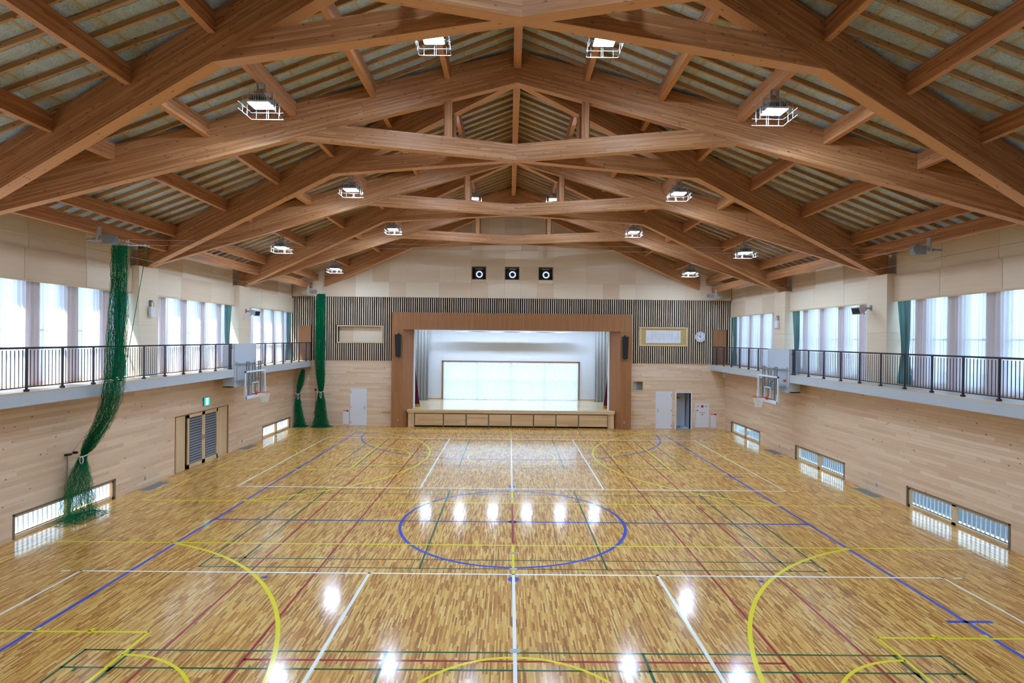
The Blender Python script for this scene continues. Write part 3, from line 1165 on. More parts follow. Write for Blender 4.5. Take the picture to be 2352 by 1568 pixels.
# ------------------------------------------------------------------ roof trusses: four rafters and four collars meeting over the centre line
TL = ['nearest the camera', 'second from the camera', 'third from the camera', 'against the stage wall']
random.seed(5)
HW = .12
for ti, yn in enumerate(NODES):
    t = thing('roof_truss', (0, yn, 9.6), 'brown glulam roof truss of crossing rafters and collars, %s' % TL[ti], 'truss', 'glulam roof trusses')
    for sx in (-1, 1):
        for sy in (-1, 1):
            eps = .0012 * (sx + 1) + .0024 * (sy + 1) / 2
            P = Vector((sx * 11.87, sy * 3.25, 0)).normalized()
            N_ = Vector((-P.y, P.x, 0)) * HW

            def at(x, z, side):
                k = x / 11.87
                return Vector((sx * x, yn + sy * 3.25 * k, z)) + N_ * side
            xe = 12.14
            if yn + sy * 3.25 * (xe / 11.87) > YW:
                xe = (YW - yn) / 3.25 * 11.87 - .02
            x0 = 0.0
            zb = lambda x: RZ - SLOPE * x + eps
            a = [at(x0, zb(x0), -1), at(x0, zb(x0), 1), at(x0, zb(x0) + RD, 1), at(x0, zb(x0) + RD, -1)]
            b = [at(xe, zb(xe), -1), at(xe, zb(xe), 1), at(xe, zb(xe) + RD, 1), at(xe, zb(xe) + RD, -1)]
            mb = MB().hexa(a, b)
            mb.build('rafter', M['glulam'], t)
            # collar: level, from under the joint to the rafter
            xa = (RZ - 9.64) / SLOPE
            zc0, zc1 = 9.64 + eps, 10.06 + eps
            xb = (RZ - zc1) / SLOPE
            a = [at(0, zc0, -.98), at(0, zc0, .98), at(0, zc1, .98), at(0, zc1, -.98)]
            b = [at(xa, zc0, -.98), at(xa, zc0, .98), at(xb + .35, zc1, .98), at(xb + .35, zc1, -.98)]
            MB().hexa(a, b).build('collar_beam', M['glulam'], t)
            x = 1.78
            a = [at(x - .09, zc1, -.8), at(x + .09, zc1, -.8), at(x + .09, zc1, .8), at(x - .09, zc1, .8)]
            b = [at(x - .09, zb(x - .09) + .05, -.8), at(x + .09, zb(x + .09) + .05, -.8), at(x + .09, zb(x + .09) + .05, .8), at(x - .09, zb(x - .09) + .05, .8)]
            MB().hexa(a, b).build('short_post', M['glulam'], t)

# ------------------------------------------------------------------ far wall
PX = 6.57                    # outer edge of the proscenium
wall_far = None
mb = MB()
fholes = [(-5.9, 5.9, 0.0, 6.1), (9.17, 9.97, -0.1, 2.0), (6.76, 7.30, 2.11, 2.62), (-9.62, -7.2, 4.64, 5.50)]
for vx in (-1.86, -.02, 1.84):
    fholes.append((vx - .40, vx + .40, 8.17, 8.83))
for r in minus((-12.4, 12.4, -0.05, 7.14), fholes):
    mb.box(r[0], r[1], YW + .02, YW + .25, r[2], r[3])
for r in minus((-12.4, 12.4, 7.14, 12.7), fholes):
    # cut to the roof line
    x0, x1 = r[0], r[1]
    parts = [(x0, min(x1, 0)), (max(x0, 0), x1)] if x0 < 0 < x1 else [(x0, x1)]
    for (p, q) in parts:
        n = max(1, int((q - p) / 1.0))
        for k in range(n):
            a_, b_ = p + (q - p) * k / n, p + (q - p) * (k + 1) / n
            ta, tb = min(r[3], roof_z(a_) + .14), min(r[3], roof_z(b_) + .14)
            if max(ta, tb) <= r[2] + .01:
                continue
            ta, tb = max(ta, r[2] + .005), max(tb, r[2] + .005)
            A = [(a_, YW + .02, r[2]), (b_, YW + .02, r[2]), (b_, YW + .02, tb), (a_, YW + .02, ta)]
            B = [(p_[0], YW + .25, p_[2]) for p_ in A]
            mb.hexa(A, B)
wall_far = tag(mb.build('wall_far', M['dark']), kind='structure')
# lower boards (4 px high in the view: one mesh)
lh = [(-PX, PX, 0, 9), (-8.9, -8.0, -1, 2.06), (8.02, 8.92, -1, 2.06), (9.10, 10.06, -1, 2.06), (6.72, 7.34, 2.07, 2.66)]
rest = MB()
for (a, b, za, zb, full) in board_rects(-12.2, 12.2, 0.0, 3.6, lh, 40.0):
    rest.box(a + g_, b - g_, YW, YW + .018, za + g_, zb - g_)
tag(rest.build('boards', M['boards'], wall_far), kind='stuff')
MB().box(-12.0, -PX, YW - .008, YW + .02, 3.585, 3.615).build('picture_rail', M['trimwood'], wall_far)
MB().box(PX, 12.0, YW - .008, YW + .02, 3.585, 3.615).build('picture_rail', M['trimwood'], wall_far)
# plywood panels above the slats
xb_ = [-12.17, -10.5, -8.68, -6.82, -5.9, -4.06, -2.28, -.44, .47, 2.28, 4.12, 5.93, 6.84, 8.66, 10.48, 12.17]
random.seed(21)
for i in range(len(xb_) - 1):
    for j, z0 in enumerate((7.14, 7.98, 8.88, 9.78, 10.68, 11.58)):
        z1 = (7.98, 8.88, 9.78, 10.68, 11.58, 12.6)[j]
        spans = [(xb_[i], xb_[i + 1])]
        if xb_[i + 1] - xb_[i] > 1.5 and random.random() < .35:
            mid = (xb_[i] + xb_[i + 1]) / 2
            spans = [(xb_[i], mid), (mid, xb_[i + 1])]
        for (a, b) in spans:
            for q in minus((a, b, z0, z1), fholes):
                p0, p1 = q[0] + .002, q[1] - .002
                ta, tb = min(q[3] - .0015, roof_z(p0) + .1), min(q[3] - .0015, roof_z(p1) + .1)
                zz = q[2] + .0015
                if max(ta, tb) < zz + .05:
                    continue
                ta, tb = max(ta, zz + .004), max(tb, zz + .004)
                A = [(p0, YW + .004, zz), (p1, YW + .004, zz), (p1, YW + .004, tb), (p0, YW + .004, ta)]
                B = [(p_[0], YW + .02, p_[2]) for p_ in A]
                MB().hexa(A, B).build('plywood_panel', M['ply'], wall_far)
# upright slats in front of the dark backing
sh = [(-PX - .005, PX + .005, 0, 6.31), (-9.70, -7.12, 4.56, 5.58), (7.06, 9.74, 4.56, 5.66), (-11.82, -11.10, 3.6, 5.53), (11.14, 11.90, 3.6, 5.53)]
slat_cache = {}
x = -11.94 - 3 * .1186
while x < 12.32:
    for q in minus((x - .024, x + .024, 3.615, 7.13), [h for h in sh if h[0] < x < h[1]] and [(x - 1, x + 1, h[2], h[3]) for h in sh if h[0] < x < h[1]]):
        key = (round(q[2], 3), round(q[3], 3))
        if key not in slat_cache:
            slat_cache[key] = MB().box(-.022, .022, YW - .05, YW + .0, q[2], q[3]).mesh('slat', M['slat'])
        o = link('slat', slat_cache[key], wall_far)
        o.location.x = x
    x += .1186
# rear wall behind the camera
mb = MB()
mb.box(-12.4, 12.4, YB - .3, YB, -.05, 12.7)
tag(mb.build('wall_near', M['ply']), kind='structure')

# boarded recess left of the stage
t = thing('wall_recess_box', (-8.41, YW, 5.07), 'empty pale framed recess in the slatted wall left of the stage', 'frame')
mb = MB()
for r in ((-9.68, -9.62, 4.58, 5.56), (-7.2, -7.14, 4.58, 5.56), (-9.62, -7.2, 5.50, 5.56), (-9.62, -7.2, 4.58, 4.64)):
    mb.box(r[0], r[1], YW - .05, YW + .23, r[2], r[3])
mb.build('frame', M['trimwood'], t)
for k in range(3):
    a = -9.62 + k * 2.42 / 3
    MB().box(a + .003, a + 2.42 / 3 - .003, YW + .20, YW + .23, 4.64, 5.50).build('back_panel', M['ply'], t)

# framed school text right of the stage
t = thing('framed_text', (8.40, YW, 5.1), 'pale wooden frame with a white sheet of upright handwriting on gold mount', 'frame')
mb = MB()
for r in ((7.08, 7.17, 4.58, 5.64), (9.63, 9.72, 4.58, 5.64), (7.17, 9.63, 5.56, 5.64), (7.17, 9.63, 4.58, 4.65)):
    mb.box(r[0], r[1], YW - .06, YW + .02, r[2], r[3])
mb.build('frame', M['trimwood'], t)
MB().box(7.17, 9.63, YW - .012, YW + .01, 4.65, 5.56).build('mount', M['gold'], t)
sh_ = MB().box(7.43, 9.36, YW - .016, YW - .012, 4.76, 5.45).build('paper_sheet', M['paper'], t)
random.seed(8)
mb = MB()


def glyph(mb, cx, cz, h):
    for _ in range(3):
        dx, dz = random.uniform(-.4, .4) * h, random.uniform(-.4, .4) * h
        if random.random() < .5:
            mb.box(cx - h * .42, cx + h * .42, YW - .018, YW - .0155, cz + dz - h * .06, cz + dz + h * .06)
        else:
            mb.box(cx + dx - h * .06, cx + dx + h * .06, YW - .018, YW - .0155, cz - h * .42, cz + h * .42)


for z in range(7):
    glyph(mb, 9.20, 5.35 - z * .062, .05)
for z in range(5):
    glyph(mb, 9.08, 5.08 - z * .05, .036)
ncol = 14
for k in range(ncol):
    xx = 8.93 - k * .09
    gap = 0 if k % 5 else .03
    n = random.randint(8, 12)
    for z in range(n):
        glyph(mb, xx - gap, 5.38 - z * .040, .032)
for z in range(6):
    glyph(mb, 7.54, 5.12 - z * .05, .036)
mb.build('handwriting', M['ink'], sh_)

# clock
t = thing('wall_clock', (10.43, YW - .04, 5.12), 'round white wall clock on the slats right of the framed text', 'clock')
MB().lathe([(0, YW - .04), (.29, YW - .04), (.295, YW - .08), (.285, YW - .1), (.268, YW - .1), (.264, YW - .085)], 40, 'y', (10.43, 0, 5.12)).build('case', M['lightgrey'], t, smooth=False)
MB().lathe([(0, YW - .088), (.266, YW - .088)], 40, 'y', (10.43, 0, 5.12)).build('dial', M['paper'], t)
for h in range(1, 13):
    a = math.radians(90 - 30 * h)
    c = bpy.data.curves.new('numeral', 'FONT')
    c.body = str(h)
    c.size = .078
    c.align_x, c.align_y = 'CENTER', 'CENTER'
    c.extrude = .001
    c.offset = .0025
    c.materials.append(M['ink'])
    tmp = bpy.data.objects.new('tmp', c)
    COL.objects.link(tmp)
    me = tmp.to_mesh().copy()
    tmp.to_mesh_clear()
    bpy.data.objects.remove(tmp)
    o = link('numeral', me, t)
    o.location = (10.43 + .205 * math.cos(a), YW - .09, 5.12 + .205 * math.sin(a))
    o.rotation_euler = (math.pi / 2, 0, 0)


def hand(ang, L, wd, y, name):
    a = math.radians(90 - ang)
    d = Vector((math.cos(a), 0, math.sin(a)))
    c = Vector((10.43, y, 5.12))
    MB().bar(c - d * .05, c + d * L, wd, .004, (0, 1, 0)).build(name, M['ink'], t)


hand(354, .14, .024, YW - .094, 'hour_hand')
hand(298, .215, .016, YW - .099, 'minute_hand')
MB().lathe([(0, YW - .104), (.018, YW - .104), (.018, YW - .088)], 12, 'y', (10.43, 0, 5.12)).build('hub', M['ink'], t)

# doors of the far wall
dn = 1


def far_door(x0, x1, hinge, label_only=None):
    global dn
    dn += 1
    d = tag(holder('door_%d' % dn), kind='structure')
    mb = MB()
    for r in ((x0 - .03, x0, 0, 2.08), (x1, x1 + .03, 0, 2.08), (x0 - .03, x1 + .03, 2.05, 2.08)):
        mb.box(r[0], r[1], YW - .01, YW + .05, r[2], r[3])
    mb.build('door_frame', M['white_door'], d)
    MB().box(x0, x1, YW - .006, YW + .035, .012, 2.05).build('door_leaf', M['white_door'], d)
    MB().box(x0, x1, YW - .012, YW + .04, .0, .012).build('threshold', M['steel'], d)
    hx = x1 - .09 if hinge < 0 else x0 + .09
    mb = MB()
    mb.box(hx - .018, hx + .018, YW - .016, YW - .006, .90, 1.12)
    mb.box(min(hx, hx + hinge * .13), max(hx, hx + hinge * .13), YW - .055, YW - .04, .995, 1.015)
    mb.box(hx - .01, hx + .01, YW - .05, YW - .016, .995, 1.015)
    mb.build('lever_handle', M['steel'], d)
    ex = x0 + .008 if hinge < 0 else x1 - .008
    for z in (.18, 1.02, 1.86):
        MB().box(ex - .014, ex + .014, YW - .016, YW - .004, z - .06, z + .06).build('hinge', M['grey'], d)
    return d


far_door(-8.88, -8.02, -1)
far_door(8.05, 8.90, 1)
# open doorway with a white porch behind it
dn += 1
d = tag(holder('door_%d' % dn), kind='structure')
mb = MB()
for r in ((9.09, 9.17, 0, 2.06), (9.97, 10.05, 0, 2.06), (9.17, 9.97, 2.0, 2.06)):
    mb.box(r[0], r[1], YW - .015, YW + .25, r[2], r[3])
mb.build('door_frame', M['white_door'], d)
mb = MB()
mb.box(9.1, 9.17, YW + .25, YW + 1.6, 0, 2.2)
mb.box(9.97, 10.04, YW + .25, YW + 1.6, 0, 2.2)
mb.box(9.1, 10.04, YW + 1.6, YW + 1.7, 0, 2.2)
mb.box(9.1, 10.04, YW + .25, YW + 1.7, 2.0, 2.2)
mb.box(9.1, 10.04, YW + .02, YW + 1.7, -.05, .0)
mb.build('porch', M['white'], d)
MB().box(9.22, 9.93, YW + .9, YW + .94, .03, 1.98).build('inner_door_leaf', M['white_door'], d)
MB().box(9.35, 9.62, YW + .888, YW + .90, 1.62, 1.66).build('door_sign', M['ink'], d)
MB().box(9.17, 9.97, YW - .012, YW + .1, 0, .01).build('threshold', M['steel'], d)

# doors at gallery level
for s in (-1, 1):
    dn += 1
    d = tag(holder('door_%d' % dn), kind='structure')
    x0, x1 = (-11.80, -11.12) if s < 0 else (11.17, 11.87)
    mb = MB()
    for r in ((x0 - .03, x0, GZ, 5.53), (x1, x1 + .03, GZ, 5.53), (x0 - .03, x1 + .03, 5.50, 5.53)):
        mb.box(r[0], r[1], YW - .045, YW + .02, r[2], r[3])
    mb.build('door_frame', M['brownply'], d)
    MB().box(x0, x1, YW - .03, YW + .02, GZ + .01, 5.50).build('door_leaf', M['brownply'], d)
    hx = x1 - .07 if s < 0 else x0 + .07
    mb = MB()
    mb.box(hx - .01, hx + .01, YW - .06, YW - .03, 4.55, 4.57)
    mb.box(min(hx, hx + s * .1), max(hx, hx + s * .1), YW - .07, YW - .055, 4.55, 4.57)
    mb.build('lever_handle', M['steel'], d)

# small square hatch, fire cabinets
t = thing('wall_hatch', (7.03, YW, 2.36), 'small square window hatch with pale frame in the boards right of the stage', 'hatch')
mb = MB()
for r in ((6.72, 6.78, 2.07, 2.66), (7.28, 7.34, 2.07, 2.66), (6.78, 7.28, 2.60, 2.66), (6.78, 7.28, 2.07, 2.13)):
    mb.box(r[0], r[1], YW - .02, YW + .2, r[2], r[3])
mb.build('frame', M['trimwood'], t)
MB().box(6.78, 7.28, YW + .16, YW + .19, 2.13, 2.60).build('back_panel', M['grey'], t)
MB().box(6.80, 6.97, YW + .12, YW + .14, 2.15, 2.58).build('sliding_pane', M['lightgrey'], t)

t = thing('fire_hose_cabinet', (10.6, YW, .77), 'large white fire hose cabinet with a red lamp beside the open doorway', 'cabinet')
MB().box(10.2, 10.99, YW - .03, YW + .02, .10, 1.45).build('case', M['white_door'], t)
MB().box(10.25, 10.97, YW - .036, YW - .03, .13, 1.10).build('door', M['white_door'], t)
MB().box(10.24, 10.246, YW - .038, YW - .03, .13, 1.10).build('door_hinge', M['grey'], t)
MB().lathe([(0, YW - .10), (.035, YW - .095), (.06, YW - .07), (.07, YW - .03)], 20, 'y', (10.60, 0, 1.27)).build('red_lamp', M['redlamp'], t, smooth=True)
for cx in (10.38, 10.81):
    mb = MB().lathe([(0, YW - .036), (.052, YW - .036), (.055, YW - .03)], 20, 'y', (cx, 0, 1.27))
    for k in range(-2, 3):
        mb.box(cx - .04, cx + .04, YW - .04, YW - .036, 1.27 + k * .018 - .004, 1.27 + k * .018 + .004)
    mb.build('sounder_grille', M['lightgrey'], t)
MB().box(10.275, 10.30, YW - .04, YW - .03, 1.255, 1.285).build('call_button', M['ink'], t)
MB().box(10.28, 10.37, YW - .039, YW - .036, 1.01, 1.07).build('green_sticker', M['green_label'], t)
mb = MB()
for k, xx in enumerate((10.48, 10.60, 10.70)):
    mb.box(xx - .025, xx + .025, YW - .039, YW - .036, .90, .935)
    mb.box(xx - .018, xx + .018, YW - .0395, YW - .036, .94, .947)
mb.box(10.54, 10.66, YW - .039, YW - .036, .80, .83)
mb.build('cabinet_lettering', M['ink'], t)
for s, x0, x1, lab in ((-1, -9.30, -8.98, 'white fire extinguisher box with a red top label beside the left white door'),
                       (1, 11.08, 11.40, 'white fire extinguisher box with a red top label right of the hose cabinet')):
    t = thing('extinguisher_box', ((x0 + x1) / 2, YW, .45), lab, 'box', 'fire extinguisher boxes')
    MB().box(x0, x1, YW - .025, YW + .02, .10, .90).build('case', M['white_door'], t)
    MB().box(x0 + .02, x1 - .02, YW - .03, YW - .025, .13, .78).build('door', M['white_door'], t)
    MB().box(x0 + .02, x1 - .02, YW - .03, YW - .025, .80, .875).build('red_label', M['red'], t)
    mb = MB()
    for k in range(3):
        mb.box(x0 + .05 + k * .05, x0 + .085 + k * .05, YW - .032, YW - .03, .82, .856)
    mb.build('label_lettering', M['paper'], t)
    MB().box(x1 - .07, x1 - .03, YW - .034, YW - .025, .775, .84).build('latch', M['black'], t)

# three ring lamps in square recesses high on the far wall
for k, vx in enumerate((-1.86, -.02, 1.84)):
    t = thing('ring_spotlight', (vx, YW, 8.5), '%s ring shaped lamp of three in dark square recesses above the stage' % ('leftmost', 'middle', 'rightmost')[k], 'lamp', 'ring lamps above the stage')
    mb = MB()
    mb.box(vx - .40, vx + .40, YW + .60, YW + .63, 8.17, 8.83)
    for r in ((vx - .40, vx - .37, 8.17, 8.83), (vx + .37, vx + .40, 8.17, 8.83), (vx - .37, vx + .37, 8.80, 8.83), (vx - .37, vx + .37, 8.17, 8.20)):
        mb.box(r[0], r[1], YW - .004, YW + .60, r[2], r[3])
    mb.build('recess_box', M['bronze'], t)
    c = (vx + .02, 0, 8.46)
    MB().lathe([(0, YW + .2), (.24, YW + .2), (.25, YW + .05), (.23, YW + .02), (.215, YW + .045), (0, YW + .045)], 28, 'y', c).build('lamp_housing', M['grille'], t)
    for q in range(12):
        a = 2 * math.pi * (q + .5) / 12
        cx, cz = c[0] + .155 * math.cos(a), c[2] + .155 * math.sin(a)
        tx, tz = -math.sin(a), math.cos(a)
        p = Vector((cx, YW + .035, cz))
        MB().bar(p - Vector((tx, 0, tz)) * .033, p + Vector((tx, 0, tz)) * .033, .075, .012, (0, 1, 0)).build('led_segment', M['ring_led'], t)
    MB().box(vx - .2, vx + .2, YW + .05, YW + .1, 8.74, 8.77).build('mounting_bar', M['steel'], t)

# ------------------------------------------------------------------ stage
st = thing('proscenium', (0, 30.3, 0), 'brown veneered frame around the stage opening', 'stage frame')
YP = 30.22
xs = [-PX + 2 * PX * k / 14 for k in range(15)]
for a, b in zip(xs, xs[1:]):
    MB().box(a + .002, b - .002, YP, YP + .06, 5.36, 6.30).build('header_panel', M['brownply'], st)
MB().box(-PX, PX, YP + .06, YW + .30, 5.365, 6.29).build('header_core', M['brownply'], st)
for s in (-1, 1):
    for z0, z1 in ((0, 1.9), (1.9, 3.72), (3.72, 5.36)):
        mb = MB()
        sbox(mb, s, 5.95, PX, YP, YW + .02, z0 + .002, z1 - .001)
        mb.build('pillar_panel', M['brownply'], st)
        mb = MB()
        A = [(s * 5.95, YP, z0 + .002), (s * 5.50, 30.95, z0 + .002), (s * 5.50, 31.0, z0 + .002), (s * 5.95, 31.0, z0 + .002)]
        B = [(p[0], p[1], z1 - .001) for p in A]
        mb.hexa(A, B).build('splayed_jamb', M['brownply'], st)
    mb = MB()
    sbox(mb, s, 5.44, 5.52, 30.96, 31.2, .95, 5.5)
    mb.build('inner_jamb', M['white_stage'], st)
    mb = MB()
    x0 = 6.2
    mb.box(s * x0 - .03, s * x0 + .03, YP - .012, YP, .33, .45)
    mb.box(s * x0 - .012, s * x0 + .012, YP - .016, YP - .012, .36, .42)
    tag(mb.build('wall_socket', M['steel']), 'small metal socket low on the %s pillar of the stage frame' % SIDE[s], 'socket', 'sockets on the stage frame')

st = thing('stage', (0, 30.5, 0), 'pale wooden stage platform with storage drawers along its front', 'stage')
YF = 30.44
MB().box(-5.70, 5.70, YF - .05, YF + .6, .78, .95).build('stage_nosing', M['drawer'], st)
M['stagefloor'] = wood_uv('stage_floor_boards', rgb(206, 176, 134), rgb(220, 194, 154), rgb(230, 208, 172), .06, 2.0, .05, .08, .4)
MB().box(-7.2, 7.2, YF + .1, 35.82, .80, .955).build('stage_floor', M['stagefloor'], st)
for s in (-1, 1):
    mb = MB()
    sbox(mb, s, 5.36, 5.68, YF, YF + .4, 0, .78)
    mb.build('end_panel', M['drawer'], st)
MB().box(-5.6, 5.6, YF + .09, YF + .4, 0, .8).build('plinth', M['dark'], st)
xd = [-5.33, -3.73, -2.48, -1.24, .0, 1.24, 2.48, 3.73, 5.34]
for a, b in zip(xd, xd[1:]):
    dr = MB().box(a + .035, b - .035, YF - .005, YF + .09, .095, .735).build('storage_drawer', M['drawer'], st)
    MB().box(a + .035, b - .035, YF, YF + .03, .735, .75).build('finger_groove', M['dark'], dr)
for a in xd:
    MB().box(a - .02, a + .02, YF + .005, YF + .1, .0, .78).build('divider', M['bronze'], st)

# the white stage room
mb = MB()
for r in minus((-7.3, 7.3, .8, 6.5), [(-4.44, 4.40, .97, 3.40)]):
    mb.box(r[0], r[1], 35.8, 36.0, r[2], r[3])
wsb = tag(mb.build('wall_stage_back', M['white_stage']), kind='structure')
for s in (-1, 1):
    mb = MB()
    sbox(mb, s, 7.2, 7.35, YW + .25, 36.0, .8, 6.5)
    tag(mb.build('wall_stage_' + SIDE[s], M['white_stage']), kind='structure')
    mb = MB()
    sbox(mb, s, 4.42, 7.2, 35.78, 35.8, .955, 1.03)
    tag(mb.build('baseboard_stage_' + SIDE[s], M['drawer']), kind='structure')
tag(MB().box(-7.35, 7.35, YW + .25, 36.0, 6.45, 6.6).build('ceiling_stage', M['white_stage']), kind='structure')
wn += 1
wo = holder('window_%d' % wn)
mb = MB()
for r in ((-4.48, -4.40, .955, 3.46), (4.36, 4.44, .955, 3.46), (-4.48, 4.44, 3.38, 3.46)):
    mb.box(r[0], r[1], 35.74, 36.0, r[2], r[3])
mb.build('window_trim', M['brownply'], wo)
mb = MB()
for k in range(5):
    x = -4.40 + 8.76 * k / 4
    mb.box(x - .035, x + .035, 35.90, 35.95, .97, 3.38)
for z in (.97, 2.15, 3.33):
    mb.box(-4.40, 4.36, 35.90, 35.95, z, z + .05)
mb.build('window_frame', M['alu'], wo)
for k in range(4):
    a = -4.40 + 8.76 * k / 4
    MB().box(a + .035, a + 2.19 - .035, 35.92, 35.926, 1.0, 3.34).build('pane', M['glass'], wo)
portal((-.02, 36.1, 2.2), 8.8, 2.5, (0, -1, 0))


def pleat_y(x0, x1, z0, z1, y, amp, pitch, wfn=None, nz=14):
    mb = MB()
    n = max(8, int((x1 - x0) / pitch * 8))
    jit = [random.uniform(-.5, .5) for _ in range(300)]

    def fn(a, b):
        z = z1 + (z0 - z1) * b
        x = x0 + (x1 - x0) * a
        if wfn:
            xa, xb = wfn(z)
            x = xa + (xb - xa) * a
        k = a * (x1 - x0) / pitch
        j = jit[int(k) % 300] * (1 - fract(k)) + jit[(int(k) + 1) % 300] * fract(k)
        aa = amp * (.6 + .4 * b)
        return (x, y + aa * math.sin(2 * math.pi * k + j), z)
    return mb.grid(fn, n, nz)


t = thing('sheer_curtain', (0, 35.7, .955), 'wide white sheer curtain over the window at the back of the stage', 'curtain')
pleat_y(-4.38, 4.34, .975, 3.36, 35.68, .03, .12).build('cloth', M['sheer'], t, smooth=True, recalc=False)
MB().box(-4.4, 4.36, 35.67, 35.69, 3.36, 3.38).build('curtain_rail', M['alu'], t)
for s in (-1, 1):
    t = thing('stage_drape', (s * 5.7, 35.0, .955), 'tall grey pleated drape at the back of the stage on the %s' % SIDE[s], 'drape', 'grey stage drapes')
    a, b = (-6.6, -5.22) if s < 0 else (5.32, 6.6)
    pleat_y(a, b, .965, 6.3, 34.9, .07, .2).build('cloth', M['greycloth'], t, smooth=True, recalc=False)
    MB().box(min(a, b), max(a, b), 34.88, 34.92, 6.3, 6.35).build('drape_rail', M['steel'], t)
    t = thing('main_curtain', (s * 5.8, 31.6, .955), 'dark red stage curtain with gold fringe drawn to the %s of the opening' % SIDE[s], 'curtain', 'dark red stage curtains')
    e = 5.20 if s < 0 else 5.26

    def wf(z, s=s, e=e):
        inner = e + .32 * max(0, min(1, (z - 1.0) / 2.4)) ** .8
        return (s * inner, s * 6.6)
    pleat_y(s * e, s * 6.6, 1.13, 6.2, 31.62, .06, .16, wf, 20).build('cloth', M['maroon'], t, smooth=True, recalc=False)
    pleat_y(s * e, s * 6.6, .965, 1.14, 31.62, .075, .12, lambda z, s=s, e=e: (s * e, s * 6.6), 4).build('gold_fringe', M['fringe'], t, smooth=True, recalc=False)
    MB().box(min(s * 5.3, s * 6.7), max(s * 5.3, s * 6.7), 31.6, 31.64, 6.2, 6.25).build('curtain_rail', M['steel'], t)
# batten bar under the stage ceiling and six stage lamps behind the header
t = thing('stage_batten', (0, 34.4, 5.33), 'long dark lighting bar hung under the stage ceiling', 'bar')
MB().box(-3.75, 3.6, 34.28, 34.5, 5.30, 5.36).build('bar', M['grey'], t)
for x in (-3.2, -1.1, 1.0, 3.1):
    MB().tube([(x, 34.4, 5.36), (x, 34.4, 6.45)], .006, 5).build('hanger', M['steel'], t)
for k in range(6):
    x = -5.15 + k * 2.06
    t = thing('stage_lamp', (x, 33.75, 6.1), 'square white stage lamp hidden behind the header, %s from the left' % ('first', 'second', 'third', 'fourth', 'fifth', 'sixth')[k], 'lamp', 'stage lamps behind the header')
    MB().box(x - .3, x + .3, 33.65, 33.85, 5.76, 5.88).build('housing', M['white'], t)
    MB().box(x - .27, x + .27, 33.68, 33.82, 5.75, 5.762).build('diffuser', M['stage_led'], t)
    MB().tube([(x, 33.75, 5.88), (x, 33.75, 6.45)], .012, 6).build('stem', M['steel'], t)

# black column loudspeakers on the pillars
for s in (-1, 1):
    x = s * 6.19
    t = thing('column_speaker', (x, YP, 4.4), 'black upright loudspeaker on the %s pillar of the stage frame' % SIDE[s], 'speaker', 'loudspeakers on the stage frame')
    A = [(x - .16, YP - .26, 5.08), (x + .16, YP - .26, 5.08), (x + .16, YP - .04, 5.08), (x - .16, YP - .04, 5.08)]
    B = [(x - .13, YP - .20, 3.87), (x + .13, YP - .20, 3.87), (x + .13, YP - .04, 3.87), (x - .13, YP - .04, 3.87)]
    MB().hexa(A, B).build('cabinet', M['black'], t)
    A = [(x - .14, YP - .268, 5.05), (x + .14, YP - .268, 5.05), (x + .14, YP - .255, 5.05), (x - .14, YP - .255, 5.05)]
    B = [(x - .115, YP - .21, 3.90), (x + .115, YP - .21, 3.90), (x + .115, YP - .197, 3.90), (x - .115, YP - .197, 3.90)]
    MB().hexa(A, B).build('front_grille', M['grille'], t)
    mb = MB()
    mb.box(x - .05, x + .05, YP - .05, YP, 4.95, 5.15)
    mb.box(x - .05, x + .05, YP - .05, YP, 3.84, 3.95)
    mb.build('wall_bracket', M['grille'], t)

# ------------------------------------------------------------------ high-bay lamps in wire guards
def make_lamp(loc, hang):
    """LED lamp: panel face at the origin, hung from the purlin 'hang' metres above"""
    X, Y, Z = loc
    t = thing('gym_lamp', loc, 'x', 'lamp', 'guarded lamps under the roof')
    MB().box(X - .20, X + .20, Y - .16, Y + .16, Z, Z + .012).build('led_panel', M['led'], t)
    mb = MB()
    mb.box(X - .22, X + .22, Y - .18, Y + .18, Z + .012, Z + .05)
    mb.build('lamp_housing', M['lightgrey'], t)
    mb = MB()
    for k in range(9):
        x = X - .18 + k * .045
        mb.box(x - .006, x + .006, Y - .15, Y + .15, Z + .05, Z + .16)
    mb.build('cooling_fins', M['steel'], t)
    mb = MB()
    for sx in (-1, 1):
        mb.box(X + sx * .235 - .012, X + sx * .235 + .012, Y - .03, Y + .03, Z + .02, Z + .26)
    mb.box(X - .247, X + .247, Y - .03, Y + .03, Z + .26, Z + .275)
    for sx in (-.07, .07):
        mb.box(X + sx - .022, X + sx + .022, Y - .02, Y + .02, Z + .275, Z + hang)
    mb.box(X - .10, X + .10, Y - .05, Y + .05, Z + hang - .012, Z + hang)
    mb.build('bracket', M['steel'], t)
    MB().box(X - .10, X + .10, Y - .10, Y - .03, Z + .16, Z + .24).build('driver_box', M['grey'], t)
    mb = MB()
    a, b = .34, .30
    for z, r in ((-.16, .005), (-.02, .0035), (.12, .003), (.26, .003)):
        P = [(X - a, Y - b, Z + z), (X + a, Y - b, Z + z), (X + a, Y + b, Z + z), (X - a, Y + b, Z + z)]
        mb.tube(P, r, 4, closed=True)
    for (dx, dy) in ((-a, -.1), (-a, .1), (a, -.1), (a, .1), (-.02, -b), (.02, -b), (-.02, b), (.02, b), (-.24, -b), (.24, -b), (-.24, b), (.24, b)):
        lo = -.16
        mb.tube([(X + dx, Y + dy, Z + lo), (X + dx, Y + dy, Z + .26)], .0035 if abs(dx) < .1 or abs(dx) == a else .002, 4)
    mb.build('wire_guard', M['lightgrey'], t)
    MB().tube([(X + .05, Y, Z + .2), (X + .06, Y + .05, Z + hang)], .008, 5).build('supply_cable', M['black'], t)
    return t


